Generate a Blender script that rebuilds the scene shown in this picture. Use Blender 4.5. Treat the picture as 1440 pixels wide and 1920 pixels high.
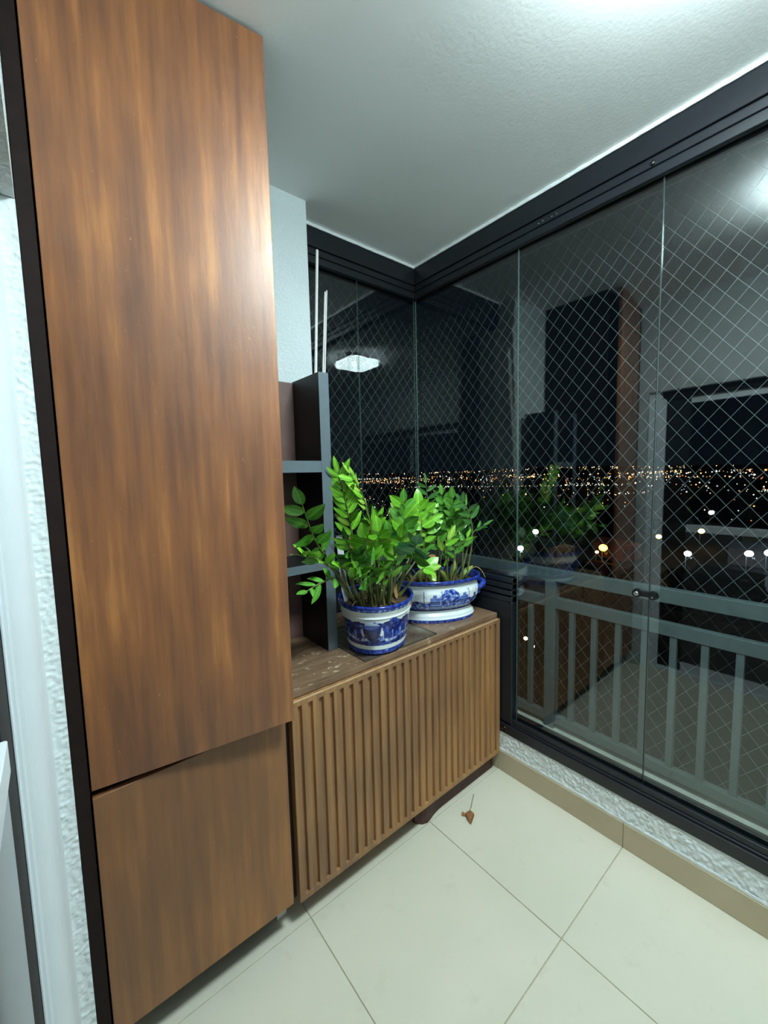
import bpy, bmesh, math, random
from mathutils import Vector, Matrix, noise

# ------------------------------------------------------------------ scene, camera, world, exposure
sc = bpy.context.scene
for o in list(bpy.data.objects):
    bpy.data.objects.remove(o, do_unlink=True)
COL = sc.collection

CAM_Z = 1.54
YAW, PITCH, ROLL, FPX = 0.68767, 0.09021, 0.02415, 760.1
cy_, sy_ = math.cos(YAW), math.sin(YAW)
cp_, sp_ = math.cos(PITCH), math.sin(PITCH)
fw = Vector((sy_ * cp_, cy_ * cp_, -sp_))
rt = Vector((cy_, -sy_, 0.0))
dn = fw.cross(rt)
r2 = rt * math.cos(ROLL) + dn * math.sin(ROLL)
d2 = -rt * math.sin(ROLL) + dn * math.cos(ROLL)
cam = bpy.data.objects.new('camera', bpy.data.cameras.new('camera'))
COL.objects.link(cam)
mw = Matrix.Identity(4)
for i in range(3):
    mw[i][0], mw[i][1], mw[i][2] = r2[i], -d2[i], -fw[i]
mw[2][3] = CAM_Z
cam.matrix_world = mw
cam.data.sensor_fit = 'VERTICAL'
cam.data.sensor_height = 36.0
cam.data.lens = 36.0 * FPX / 1920.0
cam.data.clip_start = 0.01
cam.data.clip_end = 20000.0
sc.camera = cam

world = bpy.data.worlds.new('night_sky')
sc.world = world
world.use_nodes = True
bg = world.node_tree.nodes['Background']
bg.inputs[0].default_value = (0.30, 0.52, 0.80, 1)
bg.inputs[1].default_value = 0.0065

LAMP_RADIANCE = 95.0
sc.cycles.sample_clamp_indirect = 40.0
sc.cycles.max_bounces = 7
sc.cycles.diffuse_bounces = 4
sc.cycles.glossy_bounces = 4
sc.cycles.transparent_max_bounces = 12
sc.view_settings.view_transform = 'Standard'
sc.view_settings.look = 'None'
sc.view_settings.gamma = 1.0
sc.view_settings.use_curve_mapping = False
sc.view_settings.exposure = 0.42


# ------------------------------------------------------------------ helpers
def lin(r, g, b):
    def f(c):
        c /= 255.0
        return c / 12.92 if c <= 0.04045 else ((c + 0.055) / 1.055) ** 2.4
    return (f(r), f(g), f(b), 1.0)


class NT:
    """tiny node-tree helper"""
    def __init__(self, name):
        self.m = bpy.data.materials.new(name)
        self.m.use_nodes = True
        self.t = self.m.node_tree
        self.t.nodes.clear()
        self.out = self.t.nodes.new('ShaderNodeOutputMaterial')

    def n(self, typ, **kw):
        nd = self.t.nodes.new(typ)
        for k, v in kw.items():
            if k == 'ins':
                for a, b in v.items():
                    self.set(nd, a, b)
            else:
                setattr(nd, k, v)
        return nd

    def set(self, nd, a, b):
        s = nd.inputs[a]
        if isinstance(b, bpy.types.NodeSocket):
            self.t.links.new(b, s)
        else:
            s.default_value = b

    def surf(self, sock):
        self.t.links.new(sock, self.out.inputs['Surface'])

    def coord(self, scale=(1, 1, 1)):
        tc = self.n('ShaderNodeTexCoord')
        mp = self.n('ShaderNodeMapping')
        self.t.links.new(tc.outputs['Object'], mp.inputs['Vector'])
        mp.inputs['Scale'].default_value = scale
        return mp.outputs[0]

    def noise(self, vec, scale, detail=4, rough=0.55):
        return self.n('ShaderNodeTexNoise', ins={'Vector': vec, 'Scale': scale, 'Detail': detail, 'Roughness': rough}).outputs['Fac']

    def ramp(self, fac, stops):
        r = self.n('ShaderNodeValToRGB')
        els = r.color_ramp.elements
        while len(els) < len(stops):
            els.new(0.5)
        for e, (p, c) in zip(els, stops):
            e.position = p
            e.color = c
        self.t.links.new(fac, r.inputs[0])
        return r.outputs[0]

    def mix(self, fac, a, b):
        m = self.n('ShaderNodeMix', data_type='RGBA')
        self.set(m, 0, fac)
        self.set(m, 6, a)
        self.set(m, 7, b)
        return m.outputs[2]

    def math(self, op, a, b=0.0, c=0.0, clamp=False):
        m = self.n('ShaderNodeMath', operation=op, use_clamp=clamp)
        self.set(m, 0, a)
        self.set(m, 1, b)
        self.set(m, 2, c)
        return m.outputs[0]

    def bump(self, h, strength, dist):
        return self.n('ShaderNodeBump', ins={'Height': h, 'Strength': strength, 'Distance': dist}).outputs[0]

    def principled(self, col, rough=0.5, normal=None, metal=0.0, spec=0.5, coat=0.0, coat_rough=0.1):
        p = self.n('ShaderNodeBsdfPrincipled')
        self.set(p, 'Base Color', col)
        self.set(p, 'Roughness', rough)
        self.set(p, 'Metallic', metal)
        self.set(p, 'Specular IOR Level', spec)
        if coat:
            self.set(p, 'Coat Weight', coat)
            self.set(p, 'Coat Roughness', coat_rough)
        if normal is not None:
            self.set(p, 'Normal', normal)
        self.surf(p.outputs[0])
        return self.m


def plain(name, rgb, rough=0.5, metal=0.0, spec=0.5, var=0.12, vscale=30.0, bump=0.0, bscale=200.0):
    """one colour with slight procedural mottling"""
    t = NT(name)
    v = t.coord()
    c = lin(*rgb)
    d = tuple(x * (1 - var) for x in c[:3]) + (1,)
    u = tuple(min(1, x * (1 + var)) for x in c[:3]) + (1,)
    col = t.ramp(t.noise(v, vscale), [(0.3, d), (0.7, u)])
    nrm = t.bump(t.noise(v, bscale, 3), bump, 0.002) if bump else None
    return t.principled(col, rough, nrm, metal, spec)


def emit(name, rgb, strength, sample=False):
    t = NT(name)
    e = t.n('ShaderNodeEmission', ins={'Color': lin(*rgb), 'Strength': strength})
    t.surf(e.outputs[0])
    if not sample:
        t.m.cycles.emission_sampling = 'NONE'
    return t.m


def make_glass(name, tint=(0.93, 0.965, 0.955, 1), f0=0.062):
    t = NT(name)
    lw = t.n('ShaderNodeLayerWeight', ins={'Blend': 0.5})
    p5 = t.math('POWER', lw.outputs['Facing'], 5.0)
    fac = t.math('MULTIPLY_ADD', p5, 1.0 - f0, f0, clamp=True)
    tr = t.n('ShaderNodeBsdfTransparent', ins={'Color': tint})
    gl = t.n('ShaderNodeBsdfGlossy', ins={'Color': (1, 1, 1, 1), 'Roughness': 0.0})
    mx = t.n('ShaderNodeMixShader')
    t.set(mx, 0, fac)
    t.t.links.new(tr.outputs[0], mx.inputs[1])
    t.t.links.new(gl.outputs[0], mx.inputs[2])
    t.surf(mx.outputs[0])
    return t.m


def make_stain(name, stops, streak=(5, 5, 0.55), rough=(0.3, 0.5), scratch=True, coat=0.25):
    """brushed wood stain: long vertical streaks, blotches and fine grain"""
    t = NT(name)
    a = t.noise(t.coord(streak), 1.9, 7, 0.6)
    b = t.noise(t.coord((40, 40, 1.6)), 1.0, 5, 0.6)
    c = t.noise(t.coord((1.2, 1.2, 1.0)), 1.6, 3, 0.5)
    e = t.noise(t.coord((streak[0] * 4, streak[1] * 4, streak[2] * 3.2)), 1.3, 5, 0.6)
    s = t.math('MULTIPLY_ADD', a, 0.26, t.math('MULTIPLY_ADD', b, 0.26, t.math('MULTIPLY_ADD', e, 0.30, t.math('MULTIPLY', c, 0.34))))
    col = t.ramp(s, stops)
    if scratch:
        sp = t.noise(t.coord((160, 160, 60)), 1.0, 2, 0.5)
        col = t.mix(t.ramp(sp, [(0.74, (0, 0, 0, 1)), (0.80, (1, 1, 1, 1))]), col, lin(176, 132, 90))
    f = t.noise(t.coord((55, 55, 14)), 1.0, 6, 0.7)
    r = t.n('ShaderNodeMapRange', ins={0: f, 1: 0.3, 2: 0.7, 3: rough[0], 4: rough[1]}).outputs[0]
    nrm = t.bump(t.noise(t.coord((110, 110, 45)), 1.0, 4, 0.65), 0.16, 0.002)
    return t.principled(col, r, nrm, 0, 0.5, coat, 0.40)


def make_stucco(name, rgb, scale=55.0, strength=0.9, dist=0.006):
    t = NT(name)
    v = t.coord()
    n1 = t.noise(v, scale, 5, 0.6)
    n2 = t.noise(v, scale * 3.1, 3, 0.5)
    h = t.math('MULTIPLY_ADD', n2, 0.35, t.ramp(n1, [(0.38, (0, 0, 0, 1)), (0.62, (1, 1, 1, 1))]))
    c = lin(*rgb)
    col = t.ramp(t.noise(v, 3.0), [(0.3, tuple(x * 0.93 for x in c[:3]) + (1,)), (0.7, c)])
    return t.principled(col, 0.75, t.bump(h, strength, dist), 0, 0.3)


class MB:
    def __init__(self):
        self.v, self.f, self.mi = [], [], []
        self.cur = 0
        self.M = None

    def add(self, vs, fs):
        b = len(self.v)
        for p in vs:
            p = Vector(p)
            if self.M is not None:
                p = self.M @ p
            self.v.append(tuple(p))
        for f in fs:
            self.f.append(tuple(b + i for i in f))
            self.mi.append(self.cur)
        return self

    def box(self, x0, x1, y0, y1, z0, z1):
        vs = [(x, y, z) for x in (x0, x1) for y in (y0, y1) for z in (z0, z1)]
        fs = [(0, 1, 3, 2), (4, 6, 7, 5), (0, 4, 5, 1), (2, 3, 7, 6), (0, 2, 6, 4), (1, 5, 7, 3)]
        return self.add(vs, fs)

    def prism(self, poly, axis, a, b):
        """extrude a 2D polygon along an axis ('x','y','z')"""
        def P(u, v, w):
            return {'x': (w, u, v), 'y': (u, w, v), 'z': (u, v, w)}[axis]
        n = len(poly)
        vs = [P(u, v, a) for u, v in poly] + [P(u, v, b) for u, v in poly]
        fs = [(i, (i + 1) % n, n + (i + 1) % n, n + i) for i in range(n)]
        fs += [tuple(range(n))[::-1], tuple(range(n, 2 * n))]
        return self.add(vs, fs)

    def tube(self, pts, rad, sides=6, cap=True):
        pts = [Vector(p) for p in pts]
        n = len(pts)
        if not hasattr(rad, '__len__'):
            rad = [rad] * n
        vs, fs = [], []
        up = Vector((0.31, 0.22, 0.92))
        for i, p in enumerate(pts):
            t = (pts[min(i + 1, n - 1)] - pts[max(i - 1, 0)]).normalized()
            if abs(t.dot(up)) > 0.95:
                up = Vector((0.9, -0.3, 0.1))
            s = t.cross(up).normalized()
            u = s.cross(t).normalized()
            for k in range(sides):
                a = 2 * math.pi * k / sides
                vs.append(p + (s * math.cos(a) + u * math.sin(a)) * rad[i])
        for i in range(n - 1):
            for k in range(sides):
                k2 = (k + 1) % sides
                fs.append((i * sides + k, i * sides + k2, (i + 1) * sides + k2, (i + 1) * sides + k))
        if cap:
            fs.append(tuple(range(sides))[::-1])
            fs.append(tuple((n - 1) * sides + k for k in range(sides)))
        return self.add(vs, fs)

    def disc(self, c, axis, r, h, seg=24, r2=None):
        """solid cylinder from c along axis vector"""
        axis = Vector(axis).normalized()
        return self.tube([Vector(c), Vector(c) + axis * h], [r, r if r2 is None else r2], seg)

    def ball(self, c, r, lat=4, lon=6, sc_=(1, 1, 1)):
        c = Vector(c)
        vs = [c + Vector((0, 0, r * sc_[2]))]
        fs = []
        for i in range(1, lat):
            th = math.pi * i / lat
            for k in range(lon):
                ph = 2 * math.pi * k / lon
                vs.append(c + Vector((r * sc_[0] * math.sin(th) * math.cos(ph), r * sc_[1] * math.sin(th) * math.sin(ph), r * sc_[2] * math.cos(th))))
        vs.append(c - Vector((0, 0, r * sc_[2])))
        L = len(vs) - 1
        for k in range(lon):
            fs.append((0, 1 + k, 1 + (k + 1) % lon))
            fs.append((L, L - lon + (k + 1) % lon, L - lon + k))
        for i in range(lat - 2):
            for k in range(lon):
                a, b = 1 + i * lon + k, 1 + i * lon + (k + 1) % lon
                fs.append((a, a + lon, b + lon, b))
        return self.add(vs, fs)

    def build(self, name, mats, parent=None, smooth=False, bevel=0.0, seg=1):
        off = Vector((0, 0, 0))
        p = parent
        while p is not None:
            off += p.location
            p = p.parent
        me = bpy.data.meshes.new(name)
        me.from_pydata([tuple(Vector(v) - off) for v in self.v], [], self.f)
        if not isinstance(mats, (list, tuple)):
            mats = [mats]
        for m in mats:
            me.materials.append(m)
        me.polygons.foreach_set('material_index', self.mi)
        bm = bmesh.new()
        bm.from_mesh(me)
        bmesh.ops.recalc_face_normals(bm, faces=bm.faces)
        bm.to_mesh(me)
        bm.free()
        if smooth:
            me.polygons.foreach_set('use_smooth', [True] * len(me.polygons))
        o = bpy.data.objects.new(name, me)
        COL.objects.link(o)
        o.parent = parent
        if bevel:
            md = o.modifiers.new('bevel', 'BEVEL')
            md.width = bevel
            md.segments = seg
            md.limit_method = 'ANGLE'
        return o


def tag(o, label=None, cat=None, group=None, kind=None):
    if label:
        o['label'] = label
    if cat:
        o['category'] = cat
    if group:
        o['group'] = group
    if kind:
        o['kind'] = kind
    return o


def thing(name, loc, label=None, cat=None, group=None, kind=None):
    o = bpy.data.objects.new(name, None)
    o.empty_display_size = 0.1
    COL.objects.link(o)
    o.location = loc
    return tag(o, label, cat, group, kind)


# ------------------------------------------------------------------ materials
M = {}
M['tile'] = None
t = NT('porcelain_tile')
v = t.coord()
base = t.ramp(t.noise(v, 2.2, 4), [(0.3, lin(216, 213, 192)), (0.7, lin(226, 219, 201))])
spk = t.noise(v, 420, 2)
base = t.mix(t.ramp(spk, [(0.66, (0, 0, 0, 1)), (0.75, (0.35, 0.35, 0.35, 1))]), base, lin(170, 160, 130))
dirt = t.noise(v, 11, 6, 0.7)
base = t.mix(t.ramp(dirt, [(0.58, (0, 0, 0, 1)), (0.85, (0.4, 0.4, 0.4, 1))]), base, lin(186, 180, 150))
M['tile'] = t.principled(base, t.math('MULTIPLY_ADD', dirt, 0.25, 0.28), t.bump(t.noise(v, 30, 3), 0.05, 0.002), 0, 0.45)
M['grout'] = plain('grout', (192, 182, 154), 0.9, bump=0.3)
M['skirt'] = plain('beige_skirting_tile', (188, 172, 144), 0.4, var=0.06, vscale=6)
M['ceiling'] = None
t = NT('ceiling_paint')
v = t.coord()
h = t.math('MULTIPLY_ADD', t.noise(v, 3.0, 3), 2.0, t.noise(v, 90, 4))
M['ceiling'] = t.principled(t.ramp(t.noise(v, 1.5), [(0.3, lin(238, 240, 238)), (0.7, lin(246, 247, 246))]), 0.8, t.bump(h, 0.06, 0.01), 0, 0.2)
M['stucco'] = make_stucco('white_stucco', (228, 234, 234))
M['stucco_fine'] = make_stucco('fine_white_stucco', (222, 230, 231), 90, 0.5, 0.004)
M['plaster'] = plain('rough_plaster', (230, 235, 235), 0.8, var=0.04, bump=0.5, bscale=160)
M['white_alu'] = plain('white_powder_coat', (226, 232, 236), 0.28, var=0.02, vscale=4)
M['black_alu'] = plain('black_powder_coat', (24, 28, 34), 0.38, var=0.12, vscale=20, bump=0.05)
M['black_rubber'] = plain('black_rubber', (12, 13, 15), 0.6)
M['glass'] = make_glass('clear_glass')
M['glass_edge'] = plain('glass_edge', (92, 112, 108), 0.25, var=0.1)
M['door_stain'] = make_stain('glossy_brown_stain', [(0.40, lin(94, 56, 36)), (0.52, lin(122, 74, 45)), (0.61, lin(150, 92, 50)), (0.71, lin(196, 128, 66))], rough=(0.32, 0.58), coat=0.75)
M['lower_stain'] = make_stain('dull_brown_stain', [(0.40, lin(112, 72, 48)), (0.55, lin(134, 88, 54)), (0.72, lin(176, 116, 64))], rough=(0.36, 0.55))
M['slat_stain'] = make_stain('slat_brown_stain', [(0.36, lin(116, 82, 58)), (0.52, lin(142, 104, 72)), (0.70, lin(190, 138, 84))], streak=(14, 14, 0.8), rough=(0.42, 0.6), coat=0.0)
M['dark_wood'] = plain('dark_wenge', (32, 20, 17), 0.6, spec=0.2, var=0.2)
M['plinth'] = plain('dark_red_brown_plinth', (78, 46, 40), 0.5, var=0.2)
t = NT('worn_brown_top')
v = t.coord()
chips = t.noise(t.coord((1, 1.6, 1)), 26, 4, 0.6)
patch = t.noise(v, 3.5, 2)
msk = t.math('MULTIPLY', t.ramp(chips, [(0.612, (0, 0, 0, 1)), (0.635, (1, 1, 1, 1))]), t.ramp(patch, [(0.44, (0, 0, 0, 1)), (0.54, (1, 1, 1, 1))]))
cb = t.ramp(t.noise(t.coord((2, 14, 2)), 3, 5), [(0.3, lin(108, 82, 62)), (0.7, lin(148, 118, 92))])
M['worn_top'] = t.principled(t.mix(msk, cb, lin(196, 172, 142)), 0.38, t.bump(t.noise(v, 80, 3), 0.1, 0.002))
M['grey_mdf'] = plain('slate_grey_laminate', (96, 108, 114), 0.45, var=0.05)
M['black_mdf'] = plain('black_laminate', (16, 17, 19), 0.5, var=0.1)
M['brown_back'] = plain('brown_backboard', (104, 78, 70), 0.5, var=0.15, vscale=9)
M['rail'] = plain('grey_painted_steel', (92, 102, 104), 0.45, var=0.08)
M['net'] = plain('net_cord', (112, 120, 122), 0.7)
M['ledge'] = plain('weathered_white_ledge', (206, 206, 196), 0.85, var=0.2, vscale=12, bump=0.3)
M['rod'] = plain('white_rod_plastic', (238, 236, 232), 0.35, var=0.03)
M['tagw'] = plain('white_plastic', (232, 236, 238), 0.4, var=0.03)
M['soil'] = plain('dry_potting_bark', (74, 56, 38), 0.95, var=0.5, vscale=60, bump=1.0, bscale=120)
M['husk'] = plain('dry_husk', (188, 160, 118), 0.8, var=0.25)
M['dead'] = plain('dead_leaf', (150, 104, 62), 0.75, var=0.3, vscale=40)
M['stalk'] = plain('green_brown_stalk', (96, 104, 56), 0.45, var=0.3, vscale=50)
M['bulb'] = plain('green_pseudobulb', (120, 138, 66), 0.4, var=0.25, vscale=40)
M['chrome'] = plain('brushed_chrome', (205, 208, 208), 0.25, metal=1.0)
M['black_plastic'] = plain('gloss_black_plastic', (16, 18, 20), 0.22)
LEAF = {}
for k, (a, b) in {'bright': ((92, 160, 34), (132, 200, 56)), 'lime': ((122, 164, 56), (158, 196, 76)), 'mid': ((62, 122, 40), (98, 160, 58)),
                  'dark': ((46, 92, 42), (74, 124, 56)), 'blue': ((80, 140, 98), (120, 178, 132))}.items():
    t = NT('leaf_' + k)
    v = t.coord()
    col = t.ramp(t.noise(v, 18, 4), [(0.32, lin(*a)), (0.68, lin(*b))])
    tcx = t.n('ShaderNodeTexCoord')
    sep = t.n('ShaderNodeSeparateXYZ', ins={0: tcx.outputs['Object']})
    rib = t.ramp(t.math('ABSOLUTE', sep.outputs[1]), [(0.0, (1, 1, 1, 1)), (0.05, (0, 0, 0, 1))])
    col = t.mix(t.math('MULTIPLY', rib, 0.5), col, lin(*(min(255, int(x * 1.2 + 20)) for x in b)))
    LEAF[k] = t.principled(col, 0.32, t.bump(t.noise(v, 30, 2), 0.06, 0.01))

# ------------------------------------------------------------------ room dimensions
XG = 1.705          # inner face of the right-hand glazing frame
YB = 1.756          # inner face of the back glazing frame
ZC = 2.725          # ceiling
XW = -0.010         # face of the house wall beside the camera
YF = -2.30          # end of the balcony behind the camera
ZH = 2.553          # underside of the header
ZS = 1.02           # glass starts here behind the cabinets

# ------------------------------------------------------------------ floor
fl = MB().box(-0.16, 1.75, YF - 0.1, 1.80, -0.12, -0.004).build('floor', M['grout'])
tag(fl, 'pale beige square porcelain floor tiles of the balcony', None, None, 'structure')
gx = [-0.16, -0.006, 0.594, 1.194, 1.75]
gy = [1.80, 1.183, 0.582, -0.018, -0.618, -1.218, -1.818, YF - 0.1]
gg = 0.0014
for i in range(len(gx) - 1):
    for j in range(len(gy) - 1):
        x0, x1, y1, y0 = gx[i], gx[i + 1], gy[j], gy[j + 1]
        dz = random.Random(i * 17 + j).uniform(-0.0006, 0.0004)
        MB().box(x0 + gg, x1 - gg, y0 + gg, y1 - gg, -0.010, dz).build('floor_tile', M['tile'], fl, bevel=0.0012)

# ------------------------------------------------------------------ ceiling
tag(MB().box(-0.16, 1.86, YF - 0.1, 1.92, ZC, ZC + 0.12).build('ceiling', M['ceiling']), 'white hand-painted plaster ceiling', None, None, 'structure')


def ragged(name, path_axis, fixed, a, b, z0, z1, out, amp, mat, n, parent=None):
    """thin plaster strip with a hand-trowelled wavy face; out = direction of the face"""
    mb = MB()
    rows = 5
    vs, fs = [], []
    for i in range(n + 1):
        s = a + (b - a) * i / n
        for r in range(rows):
            z = z0 + (z1 - z0) * r / (rows - 1)
            w = amp * (0.35 + noise.noise(Vector((s * 23, z * 40, fixed * 7))) * 0.9)
            wz = amp * 0.5 * noise.noise(Vector((s * 31, 9.1, z * 10))) if r == 0 else 0
            d = fixed + out * max(w, 0.0006)
            vs.append((d, s, z + wz) if path_axis == 'y' else (s, d, z + wz))
    for i in range(n):
        for r in range(rows - 1):
            k = i * rows + r
            fs.append((k, k + rows, k + rows + 1, k + 1))
    # back side closes the strip
    m = len(vs)
    bk = fixed - out * 0.004
    for i in range(n + 1):
        s = a + (b - a) * i / n
        for z in (z0, z1):
            vs.append((bk, s, z) if path_axis == 'y' else (s, bk, z))
    for i in range(n):
        fs.append((i * rows, m + 2 * i, m + 2 * i + 2, (i + 1) * rows))
        fs.append((i * rows + rows - 1, (i + 1) * rows + rows - 1, m + 2 * i + 3, m + 2 * i + 1))
        fs.append((m + 2 * i, m + 2 * i + 1, m + 2 * i + 3, m + 2 * i + 2))
    mb.add(vs, fs)
    return mb.build(name, mat, parent, smooth=True)


# ------------------------------------------------------------------ right-hand wall: low stuccoed kerb, skirting, header trim
kerb = MB().box(XG + 0.004, 2.02, YF - 0.1, 2.02, -0.12, 0.205).build('wall_right', M['ledge'])
tag(kerb, 'low white stuccoed kerb wall under the right glazing', None, None, 'structure')


def stucco_sheet(name, axis, fixed, a, b, z0, z1, out, amp, freq, mat, parent, step=0.006):
    n = int(abs(b - a) / step)
    m = max(3, int((z1 - z0) / step))
    vs, fs = [], []
    for i in range(n + 1):
        s = a + (b - a) * i / n
        for r in range(m + 1):
            z = z0 + (z1 - z0) * r / m
            q = Vector((s * freq, z * freq, fixed * 3.7))
            h = noise.noise(q) + 0.55 * noise.noise(q * 2.1 + Vector((4, 1, 7)))
            h = max(-0.15, min(0.75, h)) + 0.15
            edge = min(1.0, (z - z0) / 0.006 + 0.05, (z1 - z) / 0.006 + 0.05)
            d = fixed + out * amp * h * max(0.0, edge)
            vs.append((d, s, z) if axis == 'y' else (s, d, z))
    for i in range(n):
        for r in range(m):
            k = i * (m + 1) + r
            fs.append((k, k + m + 1, k + m + 2, k + 1))
    return MB().add(vs, fs).build(name, mat, parent, smooth=True)


stucco_sheet('stucco_coat', 'y', XG + 0.003, -0.9, 1.74, 0.1065, 0.212, -1, 0.0075, 95.0, M['plaster'], kerb, 0.0045)
MB().box(XG - 0.0005, XG + 0.01, YF, -0.9, 0.1065, 0.212).build('stucco_coat', M['stucco'], kerb)
ragged('plaster_bead', 'y', XG - 0.001, -0.9, 1.18, 0.1065, 0.119, -1, 0.0035, M['plaster'], 300, kerb)

bb = MB().box(XG - 0.002, XG + 0.006, YF, 1.74, -0.004, 0.104).build('baseboard_right', M['grout'])
tag(bb, 'beige tile skirting along the right kerb', None, None, 'structure')
ys = [1.74, 1.1815, 0.5815, -0.0185, -0.6185, -1.2185, -1.8185, YF]
for i in range(len(ys) - 1):
    MB().box(XG - 0.0075, XG - 0.0005, ys[i + 1] + 0.0008, ys[i] - 0.0008, 0.0005, 0.1065).build('skirting_tile', M['skirt'], bb, bevel=0.0012)

# white plaster bead between ceiling and black headers
tr1 = ragged('trim_1', 'y', XG - 0.006, YF, YB, ZC - 0.014, ZC, -1, 0.005, M['plaster'], 420)
tag(tr1, 'uneven white plaster bead between ceiling and right header', None, None, 'structure')
tr2 = ragged('trim_2', 'x', YB - 0.006, 0.94, XG, ZC - 0.014, ZC, -1, 0.005, M['plaster'], 110)
tag(tr2, 'uneven white plaster bead between ceiling and back header', None, None, 'structure')


# ------------------------------------------------------------------ glazing
def pane_mesh(axis, fixed, a, b, z0, z1, th=0.008):
    mb = MB()
    f0, f1 = fixed, fixed + th
    def P(d, s, z):
        return (d, s, z) if axis == 'y' else (s, d, z)
    vs = [P(d, s, z) for d in (f0, f1) for s in (a, b) for z in (z0, z1)]
    mb.cur = 0
    mb.add(vs, [(0, 1, 3, 2), (4, 6, 7, 5)])
    mb.cur = 1
    mb.add(vs, [(0, 4, 5, 1), (2, 3, 7, 6), (0, 2, 6, 4), (1, 5, 7, 3)])
    return mb


def header_profile(mb, axis, fixed, a, b):
    """black header: plain fascia, shadow groove, lower stepped track. fixed = inner face, grows outward"""
    def bx(d0, d1, z0, z1):
        if axis == 'y':
            mb.box(fixed + d0, fixed + d1, a, b, z0, z1)
        else:
            mb.box(a, b, fixed + d0, fixed + d1, z0, z1)
    bx(0.000, 0.075, 2.626, ZC - 0.010)
    bx(0.010, 0.070, 2.618, 2.626)
    bx(0.002, 0.075, 2.590, 2.618)
    bx(0.009, 0.070, 2.584, 2.590)
    bx(0.004, 0.022, ZH, 2.584)
    bx(0.046, 0.075, ZH, 2.584)
    bx(0.022, 0.046, ZH + 0.012, 2.584)
    return mb


w1 = thing('window_1', (XG, 0.0, 0.205), 'frameless folding glass panels in black tracks on the right side', None, None, 'structure')
XP = XG + 0.030     # pane plane
header_profile(MB(), 'y', XG, YF, 1.832).build('header_track', M['black_alu'], w1, bevel=0.0015)
sl = MB()
sl.box(XG - 0.004, XG + 0.075, YF, 1.832, 0.212, 0.262)
sl.box(XG + 0.004, XG + 0.075, YF, 1.832, 0.262, 0.272)
sl.box(XG + 0.010, XG + 0.024, YF, 1.832, 0.272, 0.296)
sl.box(XG + 0.044, XG + 0.075, YF, 1.832, 0.272, 0.300)
sl.build('sill_track', M['black_alu'], w1, bevel=0.0015)
joints = [1.100, 0.530, -0.040, -0.610, -1.180, -1.750, YF]
pane_mesh('y', XP, joints[0] + 0.0015, 1.780, ZS, ZH + 0.008).build('pane', [M['glass'], M['glass_edge']], w1)
for i in range(len(joints) - 1):
    pane_mesh('y', XP, joints[i + 1] + 0.0015, joints[i] - 0.0015, 0.274, ZH + 0.008).build('pane', [M['glass'], M['glass_edge']], w1)
    if i:
        MB().box(XP - 0.001, XP + 0.0095, joints[i] - 0.0012, joints[i] + 0.0012, 0.30, ZH).build('black_seal', M['black_rubber'], w1)
# black lower panel behind the cabinets with ridged cap rail
pn = MB().box(XG + 0.004, XG + 0.060, 1.108, 1.80, 0.262, 0.90).build('lower_panel', M['black_alu'], w1, bevel=0.002)
for z0, z1, d in ((0.900, 0.928, 0.002), (0.936, 0.958, -0.002), (0.966, 0.990, 0.002), (0.996, ZS, 0.008)):
    MB().box(XG + d, XG + 0.062, 1.108, 1.80, z0, z1).build('cap_ridge', M['black_alu'], pn, bevel=0.002)
MB().box(XG + 0.012, XG + 0.050, 1.108, 1.80, 0.90, ZS - 0.002).build('cap_core', M['black_rubber'], pn)
# hinge block with two screws at the foot of the fixed panel
hb = MB().box(XG - 0.010, XG - 0.003, 1.128, 1.160, 0.225, 0.258).build('hinge_block', M['black_plastic'], w1, bevel=0.002)
for yy, zz in ((1.136, 0.250), (1.150, 0.236)):
    MB().disc((XG - 0.010, yy, zz), (-1, 0, 0), 0.0035, 0.002, 10).build('screw', M['chrome'], hb)
# locating pin in the header beside a pane joint, and four small screws
cl = MB().disc((XG + 0.003, 0.556, 2.600), (-1, 0, 0), 0.008, 0.006, 14).build('pivot_pin', M['black_plastic'], w1)
MB().disc((XG - 0.004, 0.553, 2.597), (-1, 0, 0), 0.0035, 0.002, 10).build('pin_screw', M['chrome'], cl)
for k, yy in enumerate((0.985, 0.965, 0.925, 0.905)):
    MB().disc((XG + 0.003, yy, 2.601 + 0.002 * (k % 2)), (-1, 0, 0), 0.0028, 0.002, 8).build('screw', M['chrome'], w1)
# twist latch that couples two panes
lt = MB()
lt.box(XP - 0.014, XP - 0.001, 0.519, 0.565, 1.052, 1.074)
latch = lt.build('latch', M['black_plastic'], w1, bevel=0.003, seg=2)
for yy in (0.569, 0.514):
    kb = MB().disc((XP - 0.001, yy, 1.062), (-1, 0, 0), 0.0175, 0.017, 24, 0.015).build('knob', M['black_plastic'], latch, bevel=0.002, seg=2)
MB().disc((XP - 0.018, 0.569, 1.062), (-1, 0, 0), 0.0085, 0.003, 18).build('key_cylinder', M['chrome'], latch, bevel=0.001)
MB().disc((XP - 0.018, 0.514, 1.058), (-1, 0, 0), 0.0035, 0.003, 12).build('key_cylinder', M['chrome'], latch)

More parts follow.
